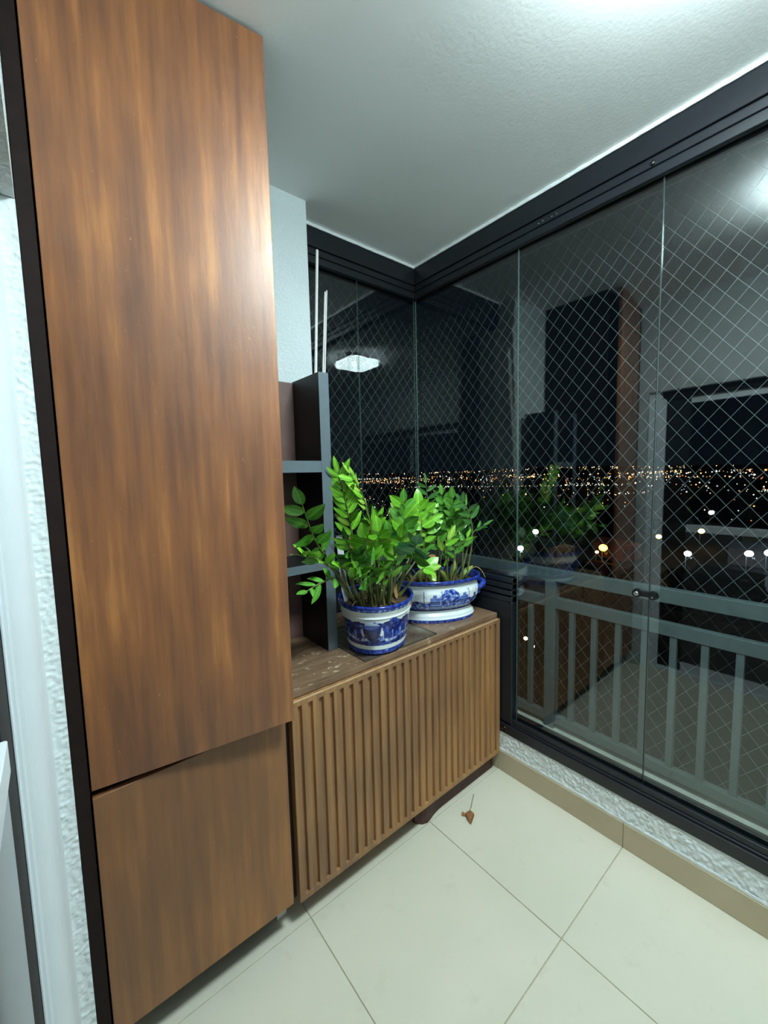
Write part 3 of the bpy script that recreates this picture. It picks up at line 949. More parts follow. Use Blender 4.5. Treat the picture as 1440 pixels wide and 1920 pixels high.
# ------------------------------------------------------------------ plants
STEMS = [
    ('F', [(1.032, 1.38, 1.018), (0.963, 1.38, 1.28), (0.925, 1.37, 1.438), (0.885, 1.36, 1.56)], 18, 0.078, 0.32, 'bright', 0.34, 'cam', 0.55),
    ('F', [(1.061, 1.36, 1.017), (1.049, 1.36, 1.271), (1.007, 1.35, 1.434), (0.923, 1.33, 1.558)], 18, 0.058, 0.46, 'bright', 0.4, 'side', 0.5),
    ('F', [(0.901, 1.33, 1.057), (0.799, 1.28, 1.204), (0.694, 1.22, 1.319), (0.618, 1.17, 1.463)], 10, 0.082, 0.46, 'mid', 0.45, 'cam', 0.7),
    ('F', [(0.88, 1.31, 1.066), (0.787, 1.25, 1.191), (0.68, 1.2, 1.262), (0.6, 1.16, 1.291)], 12, 0.058, 0.48, 'bright', 0.35, 'up', 0.7),
    ('F', [(0.854, 1.28, 1.074), (0.788, 1.24, 1.161), (0.704, 1.2, 1.177), (0.619, 1.17, 1.166)], 8, 0.058, 0.42, 'mid', 0.35, 'cam', 0.7),
    ('F', [(1.0, 1.3, 1.038), (0.952, 1.26, 1.183), (0.9, 1.22, 1.314)], 10, 0.066, 0.64, 'bright', 0.55, 'cam', 0.95),
    ('F', [(1.073, 1.32, 1.018), (1.039, 1.29, 1.191), (1.0, 1.26, 1.32)], 10, 0.066, 0.6, 'bright', 0.52, 'cam', 0.85),
    ('F', [(1.148, 1.42, 0.993), (1.2, 1.42, 1.222), (1.258, 1.42, 1.392)], 14, 0.052, 0.44, 'lime', 0.4, 'cam', 0.7),
    ('F', [(1.152, 1.36, 1.005), (1.223, 1.36, 1.226), (1.235, 1.36, 1.425)], 12, 0.074, 0.54, 'mid', 0.45, 'cam', 0.65),
    ('F', [(1.122, 1.3, 1.017), (1.152, 1.24, 1.169), (1.124, 1.17, 1.265)], 7, 0.08, 0.66, 'blue', 0.6, 'cam', 0.95),
    ('F', [(1.176, 1.34, 0.997), (1.316, 1.34, 1.254), (1.328, 1.36, 1.402)], 9, 0.07, 0.58, 'bright', 0.55, 'cam', 0.75),
    ('F', [(0.929, 1.27, 1.06), (0.869, 1.23, 1.201), (0.812, 1.2, 1.278)], 10, 0.064, 0.56, 'dark', 0.4, 'cam', 0.85),
    ('F', [(1.129, 1.46, 0.98), (1.191, 1.47, 1.243), (1.148, 1.46, 1.361)], 9, 0.066, 0.46, 'bright', 0.45, 'cam', 0.7),
    ('F', [(0.904, 1.29, 1.065), (0.836, 1.24, 1.178), (0.763, 1.19, 1.225)], 7, 0.058, 0.55, 'bright', 0.4, 'up', 0.8),
    ('F', [(1.135, 1.28, 1.018), (1.195, 1.23, 1.125), (1.233, 1.2, 1.137)], 5, 0.06, 0.6, 'bright', 0.55, 'cam', 0.8),
    ('F', [(1.061, 1.27, 1.032), (1.056, 1.22, 1.15), (1.021, 1.19, 1.229)], 8, 0.055, 0.5, 'mid', 0.4, 'cam', 0.9),
    ('F', [(0.991, 1.26, 1.049), (0.951, 1.22, 1.147), (0.895, 1.19, 1.227)], 8, 0.058, 0.5, 'mid', 0.4, 'cam', 0.9),
    ('F', [(1.062, 1.42, 1.003), (1.039, 1.42, 1.195), (1.03, 1.42, 1.267)], 7, 0.06, 0.5, 'dark', 0.4, 'cam', 0.8),
    ('F', [(1.219, 1.4, 0.98), (1.309, 1.4, 1.159), (1.33, 1.4, 1.298)], 9, 0.06, 0.5, 'mid', 0.4, 'cam', 0.8),
    ('F', [(1.113, 1.34, 1.01), (1.123, 1.32, 1.185), (1.088, 1.3, 1.296)], 8, 0.06, 0.55, 'blue', 0.5, 'cam', 0.9),
    ('F', [(0.896, 1.26, 1.069), (0.845, 1.22, 1.15), (0.861, 1.18, 1.185)], 5, 0.055, 0.5, 'bright', 0.5, 'up', 0.9),
    ('F', [(1.163, 1.45, 0.975), (1.133, 1.46, 1.276), (1.103, 1.46, 1.316)], 6, 0.055, 0.5, 'mid', 0.5, 'cam', 0.9),
    ('F', [(1.097, 1.38, 1.005), (1.077, 1.37, 1.197), (1.057, 1.36, 1.351)], 9, 0.062, 0.5, 'bright', 0.5, 'cam', 0.85),
    ('F', [(1.11, 1.31, 1.017), (1.127, 1.28, 1.179), (1.116, 1.25, 1.286)], 9, 0.066, 0.6, 'bright', 0.5, 'cam', 0.9),
    ('F', [(0.956, 1.25, 1.061), (0.907, 1.21, 1.151), (0.827, 1.17, 1.221)], 8, 0.056, 0.52, 'mid', 0.35, 'cam', 0.9),
    ('F', [(1.03, 1.25, 1.045), (0.999, 1.2, 1.136), (0.944, 1.17, 1.198)], 7, 0.056, 0.5, 'bright', 0.4, 'cam', 0.9),
    ('F', [(0.982, 1.35, 1.036), (0.937, 1.34, 1.199), (0.897, 1.33, 1.293)], 8, 0.062, 0.42, 'mid', 0.4, 'cam', 0.7),
    ('F', [(1.218, 1.38, 0.982), (1.324, 1.38, 1.134), (1.389, 1.37, 1.256)], 8, 0.06, 0.52, 'mid', 0.45, 'cam', 0.8),
    ('B', [(1.589, 1.36, 1.035), (1.621, 1.36, 1.231), (1.606, 1.36, 1.371)], 9, 0.058, 0.52, 'dark', 0.4, 'cam', 0.85),
    ('B', [(1.458, 1.34, 1.044), (1.427, 1.33, 1.204), (1.368, 1.32, 1.326)], 8, 0.055, 0.5, 'mid', 0.4, 'cam', 0.85),
    ('B', [(1.449, 1.29, 1.055), (1.424, 1.28, 1.133), (1.352, 1.26, 1.197)], 6, 0.05, 0.5, 'mid', 0.4, 'up', 0.85),
    ('B', [(1.478, 1.38, 1.034), (1.429, 1.38, 1.277), (1.397, 1.38, 1.505)], 16, 0.055, 0.34, 'dark', 0.35, 'cam', 0.8),
    ('B', [(1.52, 1.36, 1.036), (1.523, 1.36, 1.269), (1.487, 1.36, 1.445)], 12, 0.062, 0.48, 'mid', 0.45, 'cam', 0.75),
    ('B', [(1.534, 1.33, 1.044), (1.561, 1.33, 1.241), (1.531, 1.33, 1.425)], 12, 0.062, 0.5, 'mid', 0.45, 'cam', 0.75),
    ('B', [(1.524, 1.28, 1.065), (1.59, 1.26, 1.231), (1.64, 1.22, 1.283)], 7, 0.058, 0.3, 'dark', 0.3, 'up', 0.8),
    ('B', [(1.581, 1.26, 1.08), (1.599, 1.26, 1.23), (1.567, 1.26, 1.357), (1.523, 1.27, 1.412)], 9, 0.06, 0.4, 'dark', 0.45, 'cam', 0.7),
    ('B', [(1.374, 1.36, 1.051), (1.339, 1.34, 1.214), (1.415, 1.34, 1.359)], 9, 0.056, 0.5, 'bright', 0.45, 'cam', 0.75),
    ('B', [(1.382, 1.29, 1.062), (1.384, 1.27, 1.166), (1.414, 1.25, 1.245)], 3, 0.075, 0.36, 'lime', 0.5, 'cam', 0.45),
    ('B', [(1.331, 1.3, 1.064), (1.251, 1.27, 1.161), (1.143, 1.23, 1.195)], 5, 0.055, 0.55, 'bright', 0.5, 'up', 0.8),
    ('B', [(1.48, 1.3, 1.048), (1.497, 1.29, 1.147), (1.471, 1.28, 1.256)], 7, 0.052, 0.4, 'mid', 0.4, 'cam', 0.8),
    ('B', [(1.536, 1.27, 1.07), (1.537, 1.27, 1.17), (1.558, 1.26, 1.235)], 5, 0.05, 0.38, 'mid', 0.4, 'cam', 0.8),
    ('B', [(1.46, 1.4, 1.028), (1.486, 1.41, 1.214), (1.476, 1.41, 1.283)], 7, 0.055, 0.5, 'mid', 0.4, 'cam', 0.8),
    ('B', [(1.552, 1.4, 1.017), (1.629, 1.41, 1.226), (1.67, 1.4, 1.337)], 9, 0.06, 0.48, 'bright', 0.5, 'cam', 0.75),
]


LM = {}


def leaf_mesh(tone, var, ratio):
    key = (tone, var, round(ratio, 2))
    if key in LM:
        return LM[key]
    nl, nw = 9, 2
    vs, fs = [], []
    curl = (-0.10, 0.02, 0.14)[var % 3]
    cup = (0.16, 0.26, 0.10)[var % 3]
    for i in range(nl + 1):
        s = i / nl
        w = ratio * 0.5 * (math.sin(math.pi * (s ** 0.82)) ** 0.8) if 0 < s < 1 else 0.006
        for j in range(-nw, nw + 1):
            y = w * j / nw
            z = curl * (s * s) * -1 + cup * abs(y) + 0.012 * math.sin(s * 9 + var) * (abs(j) / nw)
            vs.append((s, y, z))
    m = 2 * nw + 1
    for i in range(nl):
        for j in range(m - 1):
            k = i * m + j
            fs.append((k, k + m, k + m + 1, k + 1))
    me = bpy.data.meshes.new('leaf')
    me.from_pydata(vs, [], fs)
    me.materials.append(LEAF[tone] if tone in LEAF else M['dead'])
    me.polygons.foreach_set('use_smooth', [True] * len(me.polygons))
    LM[key] = me
    return me


def bez(pts, n):
    """Catmull-Rom through pts"""
    P = [Vector(p) for p in pts]
    P = [P[0] * 2 - P[1]] + P + [P[-1] * 2 - P[-2]]
    out = []
    segs = len(P) - 3
    for i in range(n + 1):
        u = i / n * segs
        k = min(int(u), segs - 1)
        f = u - k
        a, b, c, d = P[k:k + 4]
        out.append(0.5 * ((2 * b) + (c - a) * f + (2 * a - 5 * b + 4 * c - d) * f * f + (3 * b - a - 3 * c + d) * f ** 3))
    return out


def put_leaf(parent, rootloc, p, d, nrm, length, tone, ratio, var, name='leaf'):
    d = d.normalized()
    y = nrm.cross(d).normalized()
    z = d.cross(y).normalized()
    m = Matrix.Identity(4)
    for i in range(3):
        m[i][0], m[i][1], m[i][2] = d[i] * length, y[i] * length, z[i] * length
        m[i][3] = p[i] - rootloc[i]
    o = bpy.data.objects.new(name, leaf_mesh(tone, var, ratio))
    COL.objects.link(o)
    o.parent = parent
    o.matrix_local = m
    return o


PLANT = {
    'F': (thing('zamioculcas_plant', (FC[0], FC[1], FZ + 0.86 * FH), 'bushy glossy green plant spilling from the front pot across the shelf', 'plant', 'plants in the china planters'), FC, FT, 0.150, 0.118, FZ + 0.86 * FH + 0.008),
    'B': (thing('zamioculcas_plant', (BC[0], BC[1], BZ + 0.86 * BH), 'sparser green plant with bare bulbs in the back pot before the glass corner', 'plant', 'plants in the china planters'), BC, BT, 0.190, 0.112, BZ + 0.86 * BH + 0.008),
}
rng = random.Random(11)
OUTWARD = Vector((-0.62, -0.70, 0.35)).normalized()
for si, (pl_, pts, nleaf, ln, ratio, tone, start, face, splay) in enumerate(STEMS):
    root, c, th, A, B, zs = PLANT[pl_]
    dx, dy = pts[0][0] - c[0], pts[0][1] - c[1]
    lx, ly = dx * math.cos(th) + dy * math.sin(th), -dx * math.sin(th) + dy * math.cos(th)
    q = math.hypot(lx / A, ly / B)
    if q > 0.85:
        lx, ly = lx * 0.85 / q, ly * 0.85 / q
    base = (c[0] + lx * math.cos(th) - ly * math.sin(th), c[1] + lx * math.sin(th) + ly * math.cos(th), zs - 0.004)
    pts = [base] + [tuple(p) for p in pts[1:]]
    N = 22
    path = bez(pts, N)
    r0 = 0.0062 if pl_ == 'F' else 0.0052
    st = MB().tube(path, [r0 * (1 - 0.72 * i / N) for i in range(N + 1)], 6).build('stem', M['stalk'], root, smooth=True)
    loc = root.location
    for k in range(nleaf):
        f = start + (1 - start) * (k + 0.5) / nleaf
        u = f * N
        i = min(int(u), N - 1)
        p = path[i].lerp(path[i + 1], u - i)
        T = (path[i + 1] - path[i]).normalized()
        if face == 'cam':
            nb = OUTWARD
        elif face == 'up':
            nb = Vector((-0.25, -0.3, 0.9)).normalized()
        else:
            nb = Vector((-0.75, 0.45, 0.45)).normalized()
        jt = 0.3 if si < 3 else 1.0
        nb = (nb + Vector((rng.uniform(-.45, .45), rng.uniform(-.45, .45), rng.uniform(-.4, .5))) * jt).normalized()
        side = T.cross(nb)
        if side.length < 0.3:
            side = T.cross(Vector((0.5, -0.5, 0.7)))
        side.normalize()
        nn = side.cross(T).normalized()
        sg = 1 if k % 2 else -1
        if k == nleaf - 1:
            d = T + nn * 0.1
        else:
            sq = splay * (rng.uniform(0.75, 1.25) if si > 2 else rng.uniform(0.92, 1.08))
            d = T * (1.0 - sq * 0.55) + side * sg * sq + nn * rng.uniform(-0.05, 0.5)
        L = ln * 1.2 * rng.uniform(0.82, 1.12) * (1.0 if k < nleaf - 2 else 0.85)
        tn = tone
        if rng.random() < 0.16:
            tn = {'bright': 'lime', 'lime': 'bright', 'mid': 'bright', 'dark': 'mid', 'blue': 'mid'}[tone]
        put_leaf(st, loc, p, d, nn, L, tn, ratio, rng.randrange(3))

# bare stalks, bulbs and dry bits at the base of each plant
for pl_, cnt in (('F', 26), ('B', 16)):
    root, c, th, A, B, zs = PLANT[pl_]
    for k in range(cnt):
        a, r = rng.uniform(0, 6.283), math.sqrt(rng.random()) * 0.8
        lx, ly = A * r * math.cos(a), B * r * math.sin(a)
        p = Vector((c[0] + lx * math.cos(th) - ly * math.sin(th), c[1] + lx * math.sin(th) + ly * math.cos(th), zs - 0.006))
        lean = Vector((lx * math.cos(th) - ly * math.sin(th), lx * math.sin(th) + ly * math.cos(th), 0)) * rng.uniform(0.1, 0.7)
        hgt = rng.uniform(0.05, 0.17) if pl_ == 'F' else rng.uniform(0.04, 0.12)
        e = p + lean + Vector((rng.uniform(-.02, .02), rng.uniform(-.02, .02), hgt))
        m_ = p.lerp(e, 0.5) + Vector((rng.uniform(-.01, .01), rng.uniform(-.01, .01), 0))
        r0 = rng.uniform(0.004, 0.0085)
        MB().tube(bez([p, m_, e], 8), [r0 * (1 - 0.5 * i / 8) for i in range(9)], 6).build('bare_stalk', M['stalk'], root, smooth=True)
root, c, th, A, B, zs = PLANT['B']
for (u, v_, h_, lean) in ((0.12, -0.03, 0.05, (0.055, -0.02)), (0.03, -0.07, 0.06, (-0.045, -0.02)), (-0.04, -0.06, 0.07, (0.02, -0.01)), (0.07, -0.05, 0.08, (0.02, 0.0)), (-0.09, -0.04, 0.06, (-0.01, -0.02))):
    p = Vector((c[0] + u * math.cos(th) - v_ * math.sin(th), c[1] + u * math.sin(th) + v_ * math.cos(th), zs - 0.004))
    e = p + Vector((lean[0] * 1.3, lean[1] * 1.3, h_ * 1.25))
    MB().tube(bez([p, p.lerp(e, 0.5) + Vector((0, 0, 0.008)), e], 8), [0.009, 0.013, 0.0155, 0.016, 0.016, 0.0145, 0.012, 0.008, 0.003], 8).build('pseudobulb', M['bulb'], root, smooth=True)
for pl_ in ('F', 'B'):
    root, c, th, A, B, zs = PLANT[pl_]
    for k in range(9):
        a, r = rng.uniform(3.0, 6.4), rng.uniform(0.45, 0.85)
        lx, ly = A * r * math.cos(a), B * r * math.sin(a)
        p = Vector((c[0] + lx * math.cos(th) - ly * math.sin(th), c[1] + lx * math.sin(th) + ly * math.cos(th), zs + 0.008))
        d = Vector((rng.uniform(-1, 1), rng.uniform(-1, 1), rng.uniform(0.1, 0.7)))
        put_leaf(root, root.location, p, d, Vector((0.2, 0.1, 1)), rng.uniform(0.025, 0.055), 'dead', 0.3, k, 'dry_leaf')
root = PLANT['F'][0]
put_leaf(root, root.location, Vector((0.905, 1.30, 1.255)), Vector((-0.15, 0.05, 1)), OUTWARD, 0.06, 'dead', 0.40, 1, 'dry_leaf')
put_leaf(root, root.location, Vector((1.128, 1.218, 1.030)), Vector((0.10, -0.1, -1)), OUTWARD, 0.045, 'dead', 0.34, 2, 'dry_leaf')
MB().tube(bez([(0.93, 1.30, 1.03), (0.885, 1.262, 1.055), (0.862, 1.255, 1.045)], 8), 0.0026, 5).build('dry_root', M['husk'], root, smooth=True)
root = PLANT['B'][0]
put_leaf(root, root.location, Vector((1.345, 1.27, 1.165)), Vector((-0.8, 0.2, 0.1)), OUTWARD, 0.045, 'dead', 0.36, 0, 'dry_leaf')
put_leaf(root, root.location, Vector((1.482, 1.33, 1.16)), Vector((0.05, 0.0, 1)), OUTWARD, 0.055, 'dead', 0.30, 2, 'dry_leaf')
MB().tube(bez([(1.615, 1.295, 1.045), (1.635, 1.270, 1.068), (1.655, 1.250, 1.050), (1.668, 1.235, 1.012)], 12), 0.0016, 5).build('aerial_root', M['husk'], root, smooth=True)

# white plastic tag stuck in the front pot
pt = thing('plant_tag', (0.935, 1.405, FZ + 0.86 * FH), 'white plastic plant tag stuck in the front pot beside the shelf', 'plant tag')
tm = MB()
tm.M = Matrix.Translation((0.935, 1.405, 0.995)) @ Matrix.Rotation(math.radians(-40), 4, 'Z') @ Matrix.Rotation(math.radians(-4), 4, 'Y')
tm.prism([(-0.013, 0.30), (-0.013, 0.06), (-0.004, 0.0), (0.004, 0.0), (0.013, 0.06), (0.013, 0.30)], 'y', -0.0008, 0.0008)
tm.build('tag_blade', M['tagw'], pt)

# ------------------------------------------------------------------ fallen leaf on the floor
dl = thing('fallen_leaf', (1.345, 1.085, 0.0), 'small dry brown leaf with its stalk lying on the floor tiles', 'leaf')
nl, nw = 10, 3
vs, fs = [], []
tipv, dirv = Vector((1.372, 1.105, 0)), Vector((-0.055, -0.050, 0))
perp = Vector((0.050, -0.055, 0)).normalized()
for i in range(nl + 1):
    s = i / nl
    w = 0.019 * (math.sin(math.pi * s ** 0.7) ** 0.7 if 0 < s < 1 else 0.05)
    for j in range(-nw, nw + 1):
        y = w * j / nw
        z = 0.003 + 0.010 * abs(j) / nw * math.sin(s * 3) + 0.004 * math.sin(s * 7 + j)
        p = tipv + dirv * s + perp * y
        vs.append((p.x, p.y, max(0.0012, z)))
m = 2 * nw + 1
for i in range(nl):
    for j in range(m - 1):
        k = i * m + j
        fs.append((k, k + m, k + m + 1, k + 1))
MB().add(vs, fs).build('blade', M['dead'], dl, smooth=True)
vs2 = [(1.347, 1.098, 0.004), (1.335, 1.118, 0.012), (1.322, 1.112, 0.006), (1.333, 1.094, 0.003)]
MB().add(vs2, [(0, 1, 2, 3)]).build('curled_flap', M['dead'], dl)
MB().tube(bez([(1.368, 1.102, 0.004), (1.392, 1.112, 0.006), (1.420, 1.128, 0.008), (1.462, 1.152, 0.003)], 12), 0.0016, 5).build('stalk', plain('grey_stalk', (108, 112, 88), 0.7), dl, smooth=True)

# ------------------------------------------------------------------ outer railing and safety nets
XR = 1.93


def railing(name, axis, fixed, a, b, label, posts, bal):
    root = thing(name, (fixed, a, 0.205) if axis == 'y' else (a, fixed, 0.205), label, 'railing', 'balcony railings')
    def bx(d0, d1, s0, s1, z0, z1):
        return MB().box(d0, d1, s0, s1, z0, z1) if axis == 'y' else MB().box(s0, s1, d0, d1, z0, z1)
    bx(fixed, fixed + 0.040, a, b, 0.985, 1.045).build('top_rail', M['rail'], root, bevel=0.003, seg=2)
    bx(fixed + 0.002, fixed + 0.034, a, b, 0.846, 0.902).build('middle_rail', M['rail'], root, bevel=0.003, seg=2)
    bx(fixed + 0.002, fixed + 0.034, a, b, 0.232, 0.276).build('bottom_rail', M['rail'], root, bevel=0.003, seg=2)
    for p in posts:
        bx(fixed - 0.004, fixed + 0.046, p - 0.027, p + 0.027, 0.2055, 0.985).build('post', M['rail'], root, bevel=0.002)
    for s in bal:
        bx(fixed + 0.006, fixed + 0.030, s - 0.0125, s + 0.0125, 0.276, 0.846).build('baluster', M['rail'], root, bevel=0.0015)
    return root


bal = [1.145] + [0.922 - 0.1056 * k for k in range(0, 24)]
bal += [1.251, 1.357, 1.463, 1.569, 1.675, 1.78, 1.88]
railing('balcony_railing', 'y', XR, YF, 1.955, 'grey steel balcony railing outside the right glazing', (1.030, -0.56, -1.9), [s for s in bal if s > YF + 0.05 and abs(s - 1.03) > 0.04 and abs(s + 0.56) > 0.04 and abs(s + 1.9) > 0.04])
railing('balcony_railing', 'x', 1.958, 0.96, XR - 0.004, 'grey steel balcony railing outside the back glass behind the plants', (1.0,), [1.10 + 0.106 * k for k in range(8)])
lb = MB().box(0.945, 2.02, 1.825, 2.02, -0.12, 0.2045).build('wall_ledge', M['ledge'])
tag(lb, 'weathered white ledge outside the back glass', None, None, 'structure')


def net(name, axis, fixed, a, b, z0, z1, label, half=0.0335, halfz=0.0415, r=0.00095):
    """diamond net: two families of cords clipped to a rectangle, slightly thicker at the knots"""
    mb = MB()
    def P(s, z):
        w = fixed + 0.006 * math.sin(s * 3.1) * math.sin(z * 2.3)
        return (w, s, z) if axis == 'y' else (s, w, z)
    slope = halfz / half
    W, Hh = b - a, z1 - z0
    for fam in (1, -1):
        n = int((W + Hh / slope) / (2 * half)) + 2
        for i in range(n):
            s0 = a - (Hh / slope if fam == 1 else 0) + i * 2 * half
            pts = []
            steps = 10
            ta, tb = 0.0, Hh
            # clip in s
            if fam == 1:
                ta = max(ta, (a - s0) * slope)
                tb = min(tb, (b - s0) * slope)
            else:
                ta = max(ta, (s0 - b) * slope)
                tb = min(tb, (s0 - a) * slope)
            if tb - ta < 0.02:
                continue
            for k in range(steps + 1):
                tt = ta + (tb - ta) * k / steps
                pts.append(P(s0 + fam * tt / slope, z0 + tt))
            mb.tube(pts, r, 4, cap=False)
    # border ropes
    for (sa, za, sb, zb) in ((a, z0, b, z0), (a, z1, b, z1)):
        mb.tube([P(sa + (sb - sa) * k / 20, za + (zb - za) * k / 20) for k in range(21)], 0.0022, 5)
    o = mb.build(name, M['net'])
    return tag(o, label, 'safety net', 'safety nets')


net('safety_net', 'y', 1.995, YF, 1.995, 0.21, 2.66, 'white diamond safety net outside the right glazing')
net('safety_net', 'x', 2.013, 0.96, 1.985, 0.21, 2.66, 'white diamond safety net outside the back glass')

# ------------------------------------------------------------------ the city below, at night
GZ = -34.0
t = NT('dark_city_ground')
v = t.coord()
t.principled(t.ramp(t.noise(v, 0.02, 5), [(0.35, lin(20, 26, 22)), (0.65, lin(46, 48, 46))]), 0.95)
gm = MB()
RR = [15, 60, 200, 700, 2500, 9000]
NS = 40
vs, fs = [], []
for r in RR:
    for k in range(NS + 1):
        a = math.radians(-40 + 180 * k / NS)
        vs.append((r * math.sin(a), r * math.cos(a), GZ))
for i in range(len(RR) - 1):
    for k in range(NS):
        q = i * (NS + 1) + k
        fs.append((q, q + 1, q + NS + 2, q + NS + 1))
tag(gm.add(vs, fs).build('ground', t.m), 'dark city ground far below the balcony', None, None, 'structure')
# far ridge on the horizon
vs, fs = [], []
NH = 120
for k in range(NH + 1):
    az = -40 + 180 * k / NH
    a = math.radians(az)
    h = 26 + 55 * math.exp(-((az - 62) / 11) ** 2) + 14 * noise.noise(Vector((az * 0.16, 1.0, 0))) + 8 * noise.noise(Vector((az * 0.6, 2.0, 0)))
    for (r, z) in ((6200, GZ), (6900, h * 0.7), (7600, h), (8600, GZ)):
        vs.append((r * math.sin(a), r * math.cos(a), z))
for k in range(NH):
    for j in range(3):
        q = k * 4 + j
        fs.append((q, q + 4, q + 5, q + 1))
tag(MB().add(vs, fs).build('hills', plain('dark_hills', (20, 24, 26), 0.95, vscale=0.002)), 'low dark hills along the horizon', None, None, 'structure')

cols = [emit('sodium_light', (255, 170, 84), 3.2), emit('warm_light', (255, 214, 158), 2.6), emit('white_light', (246, 248, 240), 2.8), emit('dim_amber_light', (232, 138, 80), 1.1), emit('dim_white_light', (205, 215, 215), 0.9)]
rl = random.Random(77)
cm = MB()


def add_light(x, y, z, px, ci):
    D = math.hypot(x, y)
    cm.cur = ci
    cm.ball((x, y, z), D * px / 760.0 * 0.5, 2, 4)


def az_pt(az, D):
    a = math.radians(az)
    return D * math.sin(a), D * math.cos(a)


for k in range(2300):
    az = rl.uniform(8, 92)
    q = rl.random()
    depth_px = 1.5 + 13 * q ** 1.1 if rl.random() < 0.60 else 12 + 62 * q ** 1.7
    dens = noise.noise(Vector((az * 0.13, math.log(depth_px + 2) * 1.3, 3.0))) + 0.5 * noise.noise(Vector((az * 0.45, math.log(depth_px + 2) * 3, 8)))
    if dens < rl.uniform(-0.55, 0.38) + (0.16 if depth_px > 32 else 0):
        continue
    D = min(6600.0, (1.54 - GZ - 7) * 760.0 / depth_px)
    x, y = az_pt(az, D)
    ci = rl.choices((0, 1, 2, 3, 4), (3, 3, 2, 4, 4))[0]
    add_light(x, y, GZ + 7 + rl.uniform(-3, 4), rl.uniform(1.0, 2.3) * (1.5 if rl.random() < 0.08 else 1), ci)
for k in range(170):                                          # town spread on the far ridge
    az = rl.gauss(60, 12)
    x, y = az_pt(az, rl.uniform(6500, 7000))
    add_light(x, y, rl.uniform(4, 30 + 34 * math.exp(-((az - 62) / 11) ** 2)), rl.uniform(1.0, 2.2), rl.choice((0, 1, 1, 2, 3)))
for k in range(52):                                           # a straight avenue with pale lamps
    u = k / 51
    x, y = 640 + 150 * u, 620 - 330 * u
    add_light(x, y, GZ + 8, rl.uniform(1.0, 1.8), rl.choice((2, 1, 4)))
for k in range(46):                                           # an avenue running away from the house
    u = (k / 45) ** 1.6
    D = 330 + 2300 * u
    x, y = az_pt(31 + 9 * u, D)
    add_light(x, y, GZ + 8, rl.uniform(1.0, 1.9), rl.choice((0, 1, 0)))
for (az, D, sp) in ((70, 560, 2.2), (48, 900, 4.0), (66, 900, 2.5), (84, 620, 1.5), (36, 3400, 2.5)):    # floodlit yards
    for k in range(34):
        x, y = az_pt(az + rl.gauss(0, sp), D * (1 + rl.gauss(0, 0.045)))
        add_light(x, y, GZ + 8, rl.uniform(0.9, 2.0), rl.choice((1, 2, 2, 4)))
cml = cm.build('city_lights', cols)
tag(cml, 'countless tiny orange and white city lights spread to the horizon', 'city lights', None, 'stuff')

# street lamps near enough to tell apart
M['lamp_pole'] = plain('street_lamp_steel', (70, 72, 72), 0.6)
SL = [
    (168.1, 97.0, 8.5, (222, 236, 255), 30, 0.62, 2600, 'white street lamp, farther of the pair left of centre'),
    (130.2, 81.0, 8.0, (222, 236, 255), 34, 0.52, 2400, 'white street lamp just above the railing by the first pane edge'),
    (144.9, 58.5, 9.0, (255, 166, 40), 30, 0.66, 2600, 'large orange sodium street lamp in the middle of the second pane'),
    (157.3, 37.6, 8.0, (236, 244, 250), 26, 0.50, 2000, 'white street lamp in the right pane above the small house'),
    (169.7, 24.6, 8.0, (236, 244, 255), 30, 0.56, 2200, 'white street lamp near the right edge of the view'),
    (175.1, 20.6, 8.0, (196, 212, 255), 26, 0.60, 2000, 'bluish street lamp at the very right edge of the view'),
    (217.7, 47.5, 8.0, (255, 186, 96), 18, 0.60, 800, 'orange street lamp behind the reflected door rail'),
    (189.9, 55.3, 8.0, (255, 186, 96), 16, 0.50, 700, 'small orange street lamp beside the second pane joint'),
    (311.5, 63.5, 8.0, (246, 246, 236), 12, 0.72, 500, 'distant pale street lamp high in the right pane'),
    (63.4, 38.3, 6.0, (255, 214, 150), 14, 0.17, 160, 'warm street lamp seen between the first balusters'),
    (61.3, 35.7, 6.0, (244, 240, 236), 14, 0.16, 140, 'white street lamp seen beside the thick railing post'),
    (151.3, 63.2, 6.0, (255, 196, 110), 14, 0.30, 300, 'small warm lamp on the red roofed house below the sodium lamp'),
]
for (x, y, hgt, rgb, st_, r, pw, lab) in SL:
    s = thing('street_lamp', (x, y, GZ), lab, 'street lamp', 'street lamps below the balcony')
    MB().tube([(x + 1.2, y + 0.8, GZ), (x + 1.2, y + 0.8, GZ + hgt - 0.6), (x + 0.9, y + 0.6, GZ + hgt + 0.2), (x, y, GZ + hgt + r * 0.9)], 0.10, 6).build('pole', M['lamp_pole'], s)
    MB().ball((x, y, GZ + hgt), r * 2.0, 6, 10, (1, 1, 0.85)).build('lamp_globe', emit('street_glow', rgb, st_), s, smooth=True)
    if pw < 1000:
        continue
    ld = bpy.data.lights.new('street_light', 'POINT')
    ld.energy = pw * 0.32
    ld.color = lin(*rgb)[:3]
    ld.shadow_soft_size = r
    lo = bpy.data.objects.new('lamp_light', ld)
    COL.objects.link(lo)
    lo.parent = s
    lo.location = (-r * 2.2, -r * 2.2, hgt - r * 2)

# houses and sheds under the lamps
M['house_wall'] = plain('house_plaster', (86, 84, 82), 0.9, vscale=0.6)
M['house_wall2'] = plain('house_plaster_red', (112, 66, 50), 0.9, vscale=0.6)
M['house_roof'] = plain('fibre_roof', (92, 104, 112), 0.8, vscale=0.8)
M['house_roof2'] = plain('clay_roof', (140, 80, 58), 0.9, vscale=0.8)
M['house_win'] = plain('dark_window', (22, 24, 26), 0.3)


